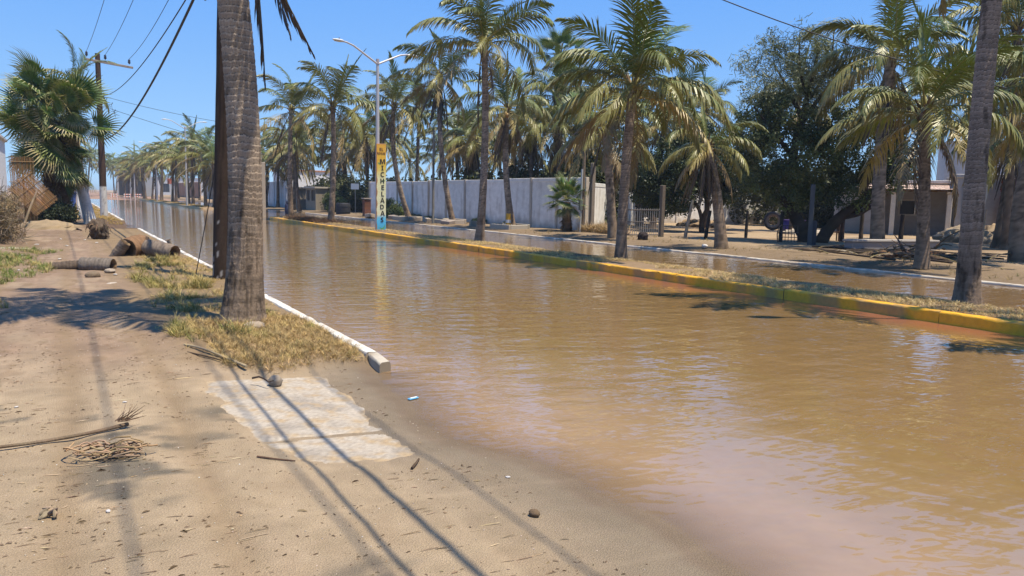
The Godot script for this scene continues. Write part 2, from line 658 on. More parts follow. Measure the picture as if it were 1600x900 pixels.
func make_fronds() -> void:
	var green := Color(.066, .108, .024)
	var olive := Color(.122, .150, .036)
	var yell := Color(.27, .215, .048)
	var straw := Color(.40, .31, .155)
	var brown := Color(.17, .11, .06)
	var dark := Color(.045, .033, .026)
	FR.spear = [make_frond(88, 74, 1.5, .13, .03, 40, Color(.17, .20, .06), olive.lerp(yell, .4), .0, 10, 20, 1, .38), make_frond(80, 42, 1.6, .22, .08, 50, Color(.13, .17, .04), olive, .02, -18, 20, 2, .8)]
	FR.up = []
	FR.mid = []
	FR.droop = []
	FR.old = []
	FR.dead = []
	for k in 5:
		FR.up.append(make_frond(76 - k * 6, 8 - k * 14, 1.6, .26, .20 + .06 * k, 58, green.lerp(olive, .2 * k), olive.lerp(straw, .12 * k), .03, -30 + 15 * k, 12, 10 + k))
	for k in 6:
		FR.mid.append(make_frond(50 - k * 4, -46 - k * 5, 1.3, .285, .42 + .08 * k, 60, green.lerp(olive, .14 * k + .1), olive.lerp(straw, .12 + .09 * k), .06, 36 - 14 * k, 0, 20 + k))
	for k in 6:
		FR.droop.append(make_frond(26 - k * 5, -66 - k * 3, 1.05, .28, .70 + .1 * k, 58, green.lerp(olive, .5).lerp(yell, .10 * k), olive.lerp(yell, .6).lerp(straw, .25 + .1 * (k % 3)), .10, -32 + 12 * k, -8, 30 + k))
	for k in 5:
		FR.old.append(make_frond(0 - k * 9, -78 - k * 2, .9, .25, .9, 50, yell.lerp(brown, .18 * k), straw.lerp(brown, .2 * k), .16, 20 - 10 * k, -6, 40 + k, .9))
	for k in 5:
		FR.dead.append(make_frond(-52 - k * 7, -88, .55, .22, .9, 40, brown.lerp(dark, .45 + .13 * k), brown.lerp(dark, .3 + .15 * k), .22, 12 - 6 * k, -20, 50 + k, .45))

func make_trunk(base_to_top: Vector3, bow: Vector3, r0: float, r1: float, flare: float, ring: float, step: float, sides: int, col: Color, sd: int, painted := 0.0, lean_base := Vector3.ZERO) -> Geo:
	R.seed = sd
	var g := Geo.new()
	var h := base_to_top.y
	var rows := int(h / step) + 2
	var tone := PackedFloat32Array()
	for k in int(h / ring) + 6:
		tone.append(rr(.74, 1.16))
	var p := PackedVector3Array()
	var c := PackedColorArray()
	for r in rows:
		var t := float(r) / (rows - 1)
		var ctr := base_to_top * t + bow * 4.0 * t * (1.0 - t) + lean_base * exp(-t * h / .5)
		ctr.y = base_to_top.y * t
		var y := h * t
		var rad := lerpf(r0, r1, pow(t, .8)) + flare * exp(-y / .38)
		for q in sides:
			var th := TAU * q / sides
			var ca := cos(th)
			var sa := sin(th)
			var wob := NB.get_noise_3d(ca * 1.1 + sd, y * 1.6, sa * 1.1)
			var fis := NB.get_noise_3d(ca * sides / 30.0 + sd, y * 1.1, sa * sides / 30.0)
			var foot := sm(.25, 1.9, y)
			var ph := y / ring + .34 * wob + .55 * NA.get_noise_3d(ca * .8, y * 4.0 + sd, sa * .8)
			var fr := ph - floorf(ph)
			var rid := .034 * (.3 + .7 * foot) * (fr - .4) * minf(1.0, ring / step * .3)
			var rough := NB.get_noise_3d(ca * 9.0 + sd, y * 9.0, sa * 9.0)
			var rk := rad * (1.0 + rid + rough * .022 - .03 * sm(.12, .4, fis) * (1.25 - foot)) + flare * .30 * exp(-y / .2) * NA.get_noise_3d(ca * 12.0, sd, sa * 12.0)
			p.append(Vector3(ctr.x + ca * rk, y, ctr.z - sa * rk))
			var k: float = tone[clampi(int(ph) + 2, 0, tone.size() - 1)] * (1.0 + .22 * rough)
			if fr > .80:
				k *= 1.0 + .42 * foot
			elif fr < .16:
				k *= 1.0 - (.14 + .34 * foot) * (1.0 if rough < .15 else .3)
			k *= 1.0 - .40 * sm(.12, .42, fis) * (1.15 - .85 * foot)
			k *= 1.0 - .5 * sm(.33, .5, NA.get_noise_3d(ca * 2.0, y * 5.0, sa * 2.0 + sd * 3.0))
			var cc := col.lerp(Color(.34, .235, .15), sm(2.6, .2, y + wob) * .55) * k
			if painted > 0.0 and y < painted + .1 * wob:
				var scuff := sm(.32, .5, NA.get_noise_3d(ca * 5.0, y * 6.0, sa * 5.0 + sd))
				cc = Color(.92, .90, .86).lerp(cc, scuff * .7) * (1.0 if fr > .12 else .82)
			cc.a = 1.0
			c.append(cc)
	g.grid(rows, sides, p, c, true)
	return g

func frond_at(parent: Node3D, kind: String, k: int, crown: Vector3, az: float, l: float, wind: float, name_as := "frond", tilt := 0.0) -> void:
	var list: Array = FR[kind]
	var b := Basis(Vector3.UP, az) * Basis(Vector3(0, 0, 1), tilt) * Basis(Vector3(1, 0, 0), rr(-.35, .35))
	b = Basis(Vector3(0, 0, 1), -wind) * b
	var off := Vector3(cos(az), 0, -sin(az)) * .07
	var ln := l * rr(.86, 1.1)
	part(name_as, list[k % list.size()], M.frond, parent, Transform3D(b.scaled(Vector3.ONE * ln), crown + off + Vector3(0, rr(-.1, .1), 0)))

func palm(called: String, label: String, base: Vector3, top: Vector3, o := {}) -> Node3D:
	# o: bow, r0, r1, flare, ring, step, sides, col, len, mix [spear, up, mid, droop, old, dead], nuts, seed, wind, painted, group
	var t := thing(called, label, "palm tree", base, 0.0, o.get("group", ""))
	var sd: int = o.get("seed", 1)
	var d := top - base
	var crown := Vector3(d.x, d.y, d.z)
	var tg := make_trunk(d, o.get("bow", Vector3.ZERO), o.get("r0", .17), o.get("r1", .12), o.get("flare", .055), o.get("ring", .11), o.get("step", .06), o.get("sides", 14), o.get("col", Color(.37, .30, .23)), sd, o.get("painted", 0.0))
	part("trunk", tg, M.bark, t)
	R.seed = sd * 31 + 5
	var l: float = o.get("len", 3.0)
	var wind: float = o.get("wind", .22)
	var mixn: Array = o.get("mix", [2, 5, 6, 5, 3, 2])
	var g := Geo.new()
	# fibrous sheath under the leaf bases, with the stubs of cut leaves
	var r1: float = o.get("r1", .12)
	for k in 16:
		var a := k * 2.4 + rr(-.2, .2)
		var y0 := -.5 + .6 * k / 16.0
		var out := Vector3(cos(a), 0, sin(a))
		g.bar(crown + out * r1 * .75 + Vector3(0, y0, 0), crown + out * (r1 + rr(.07, .16)) + Vector3(0, y0 + rr(.2, .38), 0), rr(.03, .05), cj(Color(.20, .13, .07), .4), 5, .014)
	part("leaf_sheath", g, M.bark, t)
	var kinds := ["spear", "up", "mid", "droop", "old", "dead"]
	var az := rr(0, TAU)
	for q in 6:
		for k in mixn[q]:
			az += 2.399 + rr(-.35, .35)
			var drop := -.12 * maxf(q - 2, 0)
			frond_at(t, kinds[q], R.randi(), crown + Vector3(0, drop, 0), az, l * (1.0 if q != 5 else rr(.6, .95)), wind * (1.0 if q < 5 else .3), "frond" if q < 5 else "dead_frond", rr(-.12, .12))
	for k in int(o.get("nuts", 0)):
		g = Geo.new()
		var a := rr(0, TAU)
		lump(g, crown + Vector3(cos(a) * .22, -.25 - rr(0, .2), sin(a) * .22), Vector3(.10, .13, .10), 6, 8, cj(Color(.26, .25, .05) if k % 3 else Color(.36, .22, .07), .2), .05, k)
		part("coconut", g, M.gloss, t)
	return t

func lump(g: Geo, ctr: Vector3, rad: Vector3, rows: int, cols: int, col: Color, rough: float, sd: int, b := Basis.IDENTITY, freq := 1.7) -> void:
	var p := PackedVector3Array()
	var c := PackedColorArray()
	for r in rows + 1:
		var ph := PI * (float(r) / rows - .5)
		for q in cols:
			var th := TAU * q / cols
			var d := Vector3(cos(ph) * cos(th), sin(ph), -cos(ph) * sin(th))
			var k := 1.0 + rough * 2.0 * NC.get_noise_3d(d.x * freq * 40.0 + sd * 17.0, d.y * freq * 40.0, d.z * freq * 40.0)
			p.append(ctr + b * (d * rad * k))
			var cc := col * (.9 + .3 * (k - 1.0) / maxf(rough, .01) * .4 + rr(-.05, .05))
			cc.a = 1.0
			c.append(cc)
	g.grid(rows + 1, cols, p, c, true)

func make_fan(cnt: int, arc: float, droop: float, root: Color, tip: Color, sd: int, pet: float) -> ArrayMesh:
	# petiole along +X, blade of folded fingers at its end; the whole about one unit long
	R.seed = sd
	var g := Geo.new()
	var hub := Vector3(pet, 0, 0)
	if pet > .02:
		g.tube(PackedVector3Array([Vector3.ZERO, hub * .5 + Vector3(0, .02, 0), hub]), PackedFloat32Array([.016, .011, .008]), 4, PackedColorArray([Color(.22, .2, .07)]), false)
	var bl := 1.0 - pet
	for k in cnt:
		var a0 := deg_to_rad(-arc / 2 + arc * k / cnt)
		var a1 := deg_to_rad(-arc / 2 + arc * (k + 1) / cnt)
		var am := (a0 + a1) / 2
		var l := bl * (.75 + .25 * cos(am)) * rr(.86, 1.08)
		var c0 := cj(root, .2)
		var c1 := cj(tip, .25)
		var fold := .02
		var ri := l * .52
		var sag := droop * .10
		var p0a := hub + Vector3(cos(a0), 0, sin(a0)) * .02
		var p1 := hub + Vector3(cos(a0) * ri, -sag, sin(a0) * ri)
		var pm := hub + Vector3(cos(am) * ri, fold - sag, sin(am) * ri)
		var p2 := hub + Vector3(cos(a1) * ri, -sag, sin(a1) * ri)
		g.tri(p0a, pm, p1, c0, c0)
		g.tri(p0a, p2, pm, c0, c0)
		# free finger: two pieces, the outer one hanging
		var jj := rr(-.05, .05)
		var d1 := Vector3(cos(am + jj), -droop * rr(.25, .55), sin(am + jj)).normalized()
		var d2 := Vector3(cos(am + jj), -droop * rr(1.1, 2.6), sin(am + jj)).normalized()
		var wv := Vector3(-sin(am), 0, cos(am)) * (ri * (a1 - a0) * .5)
		var q1 := pm + d1 * l * .26 - Vector3(0, fold * .5, 0)
		var q2 := q1 + d2 * l * .28
		g.quad(p1, p2, q1 + wv * .55, q1 - wv * .55, c0, c1)
		g.tri(q1 - wv * .55, q1 + wv * .55, q2, c1, c1)
	return g.mesh()

func make_fans() -> void:
	var green := Color(.07, .125, .03)
	var bright := Color(.13, .21, .045)
	var straw := Color(.36, .30, .15)
	FAN.green = []
	FAN.old = []
	FAN.dead = []
	for k in 4:
		FAN.green.append(make_fan(30, 215 + 10 * k, .12 + .12 * k, green.lerp(bright, .22 * k), Color(.20, .24, .09).lerp(straw, .2 * k), 60 + k, .46))
	for k in 3:
		FAN.old.append(make_fan(28, 190, .5 + .2 * k, Color(.12, .15, .04), straw, 70 + k, .44))
	for k in 3:
		FAN.dead.append(make_fan(22, 120, .9, Color(.13, .085, .05).lerp(Color(.07, .05, .035), .4 * k), Color(.20, .14, .08).lerp(Color(.08, .06, .04), .4 * k), 80 + k, .38))

func fan_leaf(parent: Node3D, kind: String, at: Vector3, az: float, el: float, roll: float, l: float) -> void:
	var list: Array = FAN[kind]
	var b := Basis(Vector3.UP, az) * Basis(Vector3(0, 0, 1), el) * Basis(Vector3(1, 0, 0), roll)
	part("fan_leaf" if kind != "dead" else "dead_leaf", list[R.randi() % list.size()], M.frond, parent, Transform3D(b.scaled(Vector3.ONE * l), at))


# ---------------------------------------------------------------- leaf clumps, grass
func make_small_plants() -> void:
	R.seed = 5
	var g := Geo.new()
	for k in 60:
		var d := Vector3(rr(-1, 1), rr(-1, 1), rr(-1, 1))
		if d.length() > 1.0:
			d = d.normalized() * R.randf()
		var b := rbasis()
		var w := rr(.035, .075)
		var l := rr(.10, .2)
		var col := Color(1, 1, 1) * rr(.7, 1.25)
		col.a = 1.0
		g.quad(d * .5 + b * Vector3(-w, 0, 0), d * .5 + b * Vector3(0, -l * .5, w * .3), d * .5 + b * Vector3(w, 0, 0), d * .5 + b * Vector3(0, l * .7, 0), col, col)
	CLUMP = g.mesh()
	g = Geo.new()     # needle-like sprays
	for k in 70:
		var d := Vector3(rr(-1, 1), rr(-1, 1), rr(-1, 1))
		if d.length() > 1.0:
			d = d.normalized() * R.randf()
		var b := rbasis()
		var l := rr(.10, .26)
		var col := Color(1, 1, 1) * rr(.7, 1.25)
		col.a = 1.0
		var dn := Vector3(0, -.06, 0)
		g.quad(d * .5 + b * Vector3(-.013, 0, 0), d * .5 + b * Vector3(.013, 0, 0), d * .5 + b * Vector3(.009, l, 0) + dn, d * .5 + b * Vector3(-.009, l, 0) + dn, col, col)
	CLUMPS = g.mesh()
	g = Geo.new()     # one tuft of grass, unit height
	for k in 11:
		var a := rr(0, TAU)
		var out := Vector3(cos(a), 0, sin(a))
		var base := out * rr(0, .3)
		var lean := rr(.15, .95)
		var h := rr(.4, 1.0)
		var w := Vector3(-out.z, 0, out.x) * rr(.012, .022)
		var m1 := base + Vector3(0, h * .55, 0) + out * lean * .25
		var m2 := base + Vector3(0, h * .9, 0) + out * lean * .85
		var c0 := Color(1, .95, .8) * rr(.75, 1.1)
		c0.a = 1.0
		g.quad(base - w, base + w, m1 + w * .8, m1 - w * .8, c0, c0)
		g.tri(m1 - w * .8, m1 + w * .8, m2, c0, c0)
	TUFT = g.mesh()

func crown(called: String, parent: Node3D, blobs: Array, per: float, mesh: Mesh, size: float, lo: Color, hi: Color, depth := 1.0, hollow := .45) -> void:
	# blobs: [x, y, z, radius]
	var tf: Array[Transform3D] = []
	var cols := PackedColorArray()
	for b in blobs:
		var cnt := int(per * b[3] * b[3])
		for k in cnt:
			var d := Vector3(rr(-1, 1), rr(-1, 1), rr(-1, 1))
			while d.length() > 1.0 or d.length() < .05:
				d = Vector3(rr(-1, 1), rr(-1, 1), rr(-1, 1))
			d = d.normalized() * pow(d.length(), hollow)
			var pos := Vector3(b[0], b[1], b[2]) + d * Vector3(b[3], b[3] * .9, b[3] * depth)
			if NC.get_noise_3d(pos.x * 20.0, pos.y * 20.0, pos.z * 20.0) < -.03:
				continue
			tf.append(Transform3D(rbasis().scaled(Vector3.ONE * size * rr(.7, 1.25)), pos))
			cols.append(cj(lo.lerp(hi, clampf(.5 + NC.get_noise_3d(pos.x * 9.0 + 50.0, pos.y * 9.0, pos.z * 9.0) * 1.3, 0, 1)), .25))
	var o := scatter(called, mesh, M.leaf, tf, cols, parent)
	o.name = called

func shrub(label: String, at: Vector3, blobs: Array, lo: Color, hi: Color, per := 90.0, size := .8, group := "") -> Node3D:
	var t := thing("shrub", label, "shrub", at, 0.0, group)
	crown("foliage", t, blobs, per, CLUMP, size, lo, hi)
	var g := Geo.new()
	for k in 5:
		var b: Array = blobs[k % blobs.size()]
		g.bar(Vector3(rr(-.1, .1), -.05, rr(-.1, .1)), Vector3(b[0] + rr(-.2, .2), b[1], b[2]), .035, Color(.12, .09, .06), 5, .012)
	part("stem", g, M.bark, t)
	return t

func limb(g: Geo, pts: Array, r0: float, r1: float, col: Color, sides := 9) -> void:
	# a bent, tapering limb through the points
	var cv := Curve3D.new()
	for k in pts.size():
		var a: Vector3 = pts[maxi(k - 1, 0)]
		var b: Vector3 = pts[mini(k + 1, pts.size() - 1)]
		cv.add_point(pts[k], -(b - a) * .18, (b - a) * .18)
	var l := cv.get_baked_length()
	var cnt := maxi(int(l / .12), 4)
	var path := PackedVector3Array()
	var rad := PackedFloat32Array()
	var cols := PackedColorArray()
	for k in cnt + 1:
		var t := float(k) / cnt
		path.append(cv.sample_baked(l * t))
		rad.append(lerpf(r0, r1, t) * (1.0 + .14 * NB.get_noise_2d(t * l * 3.0, pts[0].x * 9.0)))
		cols.append(cj(col, .22))
	g.tube(path, rad, sides, cols)


# ---------------------------------------------------------------- the scene
func _ready() -> void:
	# camera
	var cam := Camera3D.new()
	cam.name = "camera"
	add_child(cam)
	var bx := Vector3(0.86170722, 0.02184026, 0.50693556)
	var by := Vector3(0.04130052, 0.99273919, -0.11297421)
	var bz := Vector3(-0.50572218, 0.1182874, 0.85454852)
	cam.transform = Transform3D(Basis(bx, by, bz).orthonormalized(), Vector3(0, 1.7, 0))
	cam.fov = 41.74
	cam.far = 4000.0
	cam.current = true
	# sky
	var we := WorldEnvironment.new()
	we.name = "world_environment"
	var env := Environment.new()
	var sky := Sky.new()
	var ps := ProceduralSkyMaterial.new()
	ps.sky_top_color = Color(.33, .60, .95)
	ps.sky_horizon_color = Color(.70, .87, .985)
	ps.sky_curve = .11
	ps.ground_bottom_color = Color(.35, .30, .24)
	ps.ground_horizon_color = Color(.55, .60, .62)
	ps.sun_angle_max = 12.0
	ps.sun_curve = .1
	sky.sky_material = ps
	env.background_mode = Environment.BG_SKY
	env.sky = sky
	env.background_energy_multiplier = .70
	env.tonemap_mode = Environment.TONE_MAPPER_LINEAR
	env.tonemap_exposure = 1.55
	env.fog_enabled = true
	env.fog_density = .0004
	env.fog_light_color = Color(.80, .87, .95)
	env.sdfgi_enabled = true
	env.ssao_enabled = true
	env.ssil_enabled = true
	we.environment = env
	add_child(we)
	# sun: high, to the right of the road
	var sun := DirectionalLight3D.new()
	sun.name = "sun"
	add_child(sun)
	sun.look_at_from_position(Vector3(.19, 1.0, .28) * 50.0, Vector3.ZERO, Vector3(0, 0, -1))
	sun.light_energy = 1.6
	sun.light_color = Color(1.0, .95, .86)
	sun.light_angular_distance = .5
	sun.shadow_enabled = true

	R.seed = 1
	NA.seed = 3; NA.frequency = .35; NA.fractal_octaves = 3; NA.noise_type = FastNoiseLite.TYPE_SIMPLEX_SMOOTH
	NB.seed = 4; NB.frequency = 1.6; NB.fractal_octaves = 3; NB.noise_type = FastNoiseLite.TYPE_SIMPLEX_SMOOTH
	NC.seed = 6; NC.frequency = .06; NC.fractal_octaves = 3; NC.noise_type = FastNoiseLite.TYPE_SIMPLEX_SMOOTH
	make_materials()
	make_fronds()
	make_fans()
	make_small_plants()
	build_land()
	build_kerbs()
	build_walls_and_houses()
	build_far_buildings()
	build_poles_and_wires()
	build_lamps()
	build_palms()
	build_trees()
	build_left_side()
	build_foreground()
	build_right_yard()
	build_grass()


# ---------------------------------------------------------------- kerbs
func kerb_run(g: Geo, path: PackedVector3Array, w: float, top: float, bottom: float, col: Color, wear: Color, sd: float) -> void:
	var prof := [[-.5, bottom, 1.0], [-.5, top - .035, 1.0], [-.42, top - .008, 1.0], [-.33, top, .0], [.33, top, .0], [.42, top - .008, 1.0], [.5, top - .035, 1.0], [.5, bottom, 1.0]]
	var rows := path.size()
	var p := PackedVector3Array()
	var c := PackedColorArray()
	for r in rows:
		var d := (path[mini(r + 1, rows - 1)] - path[maxi(r - 1, 0)])
		d.y = 0
		d = d.normalized()
		var side := d.cross(Vector3.UP)
		for k in prof.size():
			var pr: Array = prof[k]
			var q: Vector3 = path[r]
			var j := NB.get_noise_3d(q.x * 3.0 + k * 7.0, sd, q.z * 3.0) * .012
			if k > 0 and k < 7:
				j -= maxf(0.0, NB.get_noise_3d(q.x * 1.5, k * 2.0 + sd, q.z * 1.5) - .25) * .07
			p.append(q + side * (w * pr[0] + (j if pr[0] < 0 else -j)) + Vector3(0, pr[1] + (j if pr[1] > bottom else 0.0), 0))
			var wr := sm(.0, .35, NB.get_noise_3d(q.x * .9 + k, sd + 3.0, q.z * .9) + NA.get_noise_2d(q.x * 3.0, q.z * 3.0) * .5 + (.06 if k in [1, 2, 5, 6] else -.05))
			var cc := cj(col, .08).lerp(wear, wr * .85)
			cc.a = 1.0
			c.append(cc)
	g.grid(rows, prof.size(), p, c)
	for e in [0, rows - 1]:
		var o: int = e * prof.size()
		for k in range(1, prof.size() - 1):
			if e == 0:
				g.tri(p[o], p[o + k], p[o + k + 1], wear, wear)
			else:
				g.tri(p[o], p[o + k + 1], p[o + k], wear, wear)

func kerb_line(t: Node3D, x: float, z0: float, z1: float, piece: float, w: float, top: float, col: Color, wear: Color, gaps := []) -> void:
	var z := z0
	var n := 0
	while z > z1 + .3:
		var e := maxf(z - piece * rr(.92, 1.08), z1)
		n += 1
		if not (n in gaps):
			var g := Geo.new()
			var path := PackedVector3Array()
			var cnt := int((z - e) / (.12 if z > -25 else .4)) + 2
			var dx := rr(-.012, .012)
			var dy := rr(-.012, .008)
			for k in cnt:
				path.append(Vector3(x + dx, dy, lerpf(z - .005, e + .005, float(k) / (cnt - 1))))
			kerb_run(g, path, w, top, -.25, col, wear, n * 3.7)
			part("kerbstone", g, M.paint, t)
		z = e

func build_kerbs() -> void:
	R.seed = 21
	var yellow := Color(.76, .385, .014)
	var worn := Color(.36, .23, .085)
	var t := thing("median_kerb", "yellow painted kerb round the palm median in the flooded road", "kerb", Vector3.ZERO)
	kerb_line(t, MX0 + .09, 9.0, -48.6, 3.0, .19, .185, yellow, worn)
	kerb_line(t, MX1 - .07, 9.0, -48.6, 3.0, .14, .13, Color(.40, .33, .22), Color(.33, .26, .17))
	var path := PackedVector3Array()
	for k in 13:
		var a := PI * k / 12.0
		path.append(Vector3((MX0 + MX1) * .5 + .01 - cos(a) * (MX1 - MX0 - .16) * .5, 0, -48.62 - sin(a) * .85))
	var g := Geo.new()
	kerb_run(g, path, .18, .18, -.25, yellow, worn, 9.0)
	part("kerbstone", g, M.paint, t)
	t = thing("median_kerb", "faded yellow kerb of the farther median, beyond the gap with the concrete post", "kerb", Vector3.ZERO)
	kerb_line(t, MX0 + .09, -76.6, -150.0, 3.0, .18, .17, Color(.45, .31, .10), Color(.38, .28, .16))
	kerb_line(t, MX1 - .07, -76.6, -150.0, 6.0, .16, .15, Color(.45, .31, .10), Color(.38, .28, .16))
	var white := Color(.66, .62, .54)
	var dirt := Color(.36, .29, .20)
	t = thing("verge_kerb", "white kerb along the near verge, crumbled at its near end", "kerb", Vector3.ZERO)
	kerb_line(t, KX + .03, -7.05, -34.4, 2.4, .13, .15, white, dirt)
	g = Geo.new()
	var q := PackedVector3Array()
	for k in 8:
		var u := k / 7.0
		q.append(Vector3(KX + .03 + .03 * u * u, -.045 * pow(u, 1.6), -7.04 + .26 * u))
	kerb_run(g, q, .125, .145, -.25, Color(.60, .55, .46), dirt, 5.0)
	part("broken_end", g, M.concrete, t)
	t = thing("verge_kerb", "white kerb of the farther verge by the white-footed palm and pole", "kerb", Vector3.ZERO)
	kerb_line(t, KX + .0, -43.5, -112.0, 3.0, .16, .15, white, dirt)
	t = thing("far_kerb", "pale broken kerb along the far side of the flooded road", "kerb", Vector3.ZERO)
	kerb_line(t, FX + .05, 6.0, -66.0, 1.7, .2, .055, Color(.54, .48, .40), Color(.34, .27, .19), [])


# ---------------------------------------------------------------- walls and houses
func local_box(g: Geo, x0: float, x1: float, y0: float, y1: float, z0: float, z1: float, col: Color, bev := .0) -> void:
	var c := Vector3(x0 + x1, y0 + y1, z0 + z1) * .5
	var s := Vector3(absf(x1 - x0), absf(y1 - y0), absf(z1 - z0))
	if bev > 0.0:
		g.bbox(c, s, bev, col)
	else:
		g.box(c, s, col)

func stained_panel(w: float, h: float, th: float, col: Color, stain: Color, sd: float, rough := .006) -> Geo:
	# a plastered slab whose face is not quite flat; foot grimy with splashes
	var g := Geo.new()
	var cols := int(w / .12) + 2
	var rows := int(h / .12) + 2
	var p := PackedVector3Array()
	var c := PackedColorArray()
	for r in rows:
		for q in cols:
			var x := w * q / (cols - 1)
			var y := h * r / (rows - 1)
			p.append(Vector3(x, y, th * .5 + NB.get_noise_3d(x, y, sd) * rough))
			var k := sm(.75, .0, y + NA.get_noise_2d(x * 3.0 + sd, y * 2.0) * .5)
			k = maxf(k * .8, sm(.12, .5, NA.get_noise_2d(x * 5.0 + sd * 3.0, y * .9)) * .45)
			c.append(col.lerp(stain, k))
	g.grid(rows, cols, p, c)
	g.box(Vector3(w / 2, h / 2, -th * .05), Vector3(w, h, th * .88), col)
	return g

func wall_run(label: String, a: Vector3, b: Vector3, h: float, bays: int, col: Color, stain: Color, pil: Color, group := "", steps := 0.0) -> Node3D:
	var d := b - a
	var l := Vector2(d.x, d.z).length()
	var t := thing("boundary_wall", label, "wall", a, atan2(-d.z, d.x), group)
	var bw := l / bays
	for k in bays:
		var hh := h + steps * floorf(k / 4.0)
		part("panel", stained_panel(bw - .17, hh - .2, .12, cj(col, .05), stain, k * 5.0 + a.x), M.plaster, t, Transform3D(Basis.IDENTITY, Vector3(k * bw + .085, 0, 0)))
		var g := Geo.new()
		local_box(g, k * bw + .086, (k + 1) * bw - .086, hh - .2, hh, -.07, .075, cj(col, .05), .012)
		part("coping", g, M.plaster, t)
	for k in bays + 1:
		var hh := h + steps * floorf(minf(k, bays - 1) / 4.0)
		var g := Geo.new()
		local_box(g, k * bw - .083, k * bw + .083, -.05, hh + .02, -.09, .125, cj(pil, .08), .012)
		part("pilaster", g, M.plaster, t)
	return t

func tile_roof(g: Geo, x0: float, x1: float, y0: float, y1: float, z0: float, z1: float, nx: int, nz: int, col: Color) -> void:
	# rows of half-round clay tiles running down from (y1, z1) to (y0, z0)
	var w := (x1 - x0) / nx
	for k in nx:
		for j in nz:
			if R.randf() < .03:
				continue
			var t0 := float(j) / nz - .02
			var t1 := float(j + 1) / nz + .03
			var p := PackedVector3Array()
			var c := PackedColorArray()
			var cc := cj(col, .22)
			var lift := rr(0, .012)
			for r in 2:
				var t := t0 if r == 0 else t1
				for q in 7:
					var a := PI * q / 6.0
					var rad := w * (.52 if r == 0 else .44)
					p.append(Vector3(x0 + (k + .5) * w - cos(a) * rad, lerpf(y0, y1, t) + sin(a) * rad * .7 + (.025 if r == 0 else .0) + lift, lerpf(z0, z1, t)))
					c.append(cc)
			g.grid(2, 7, p, c)

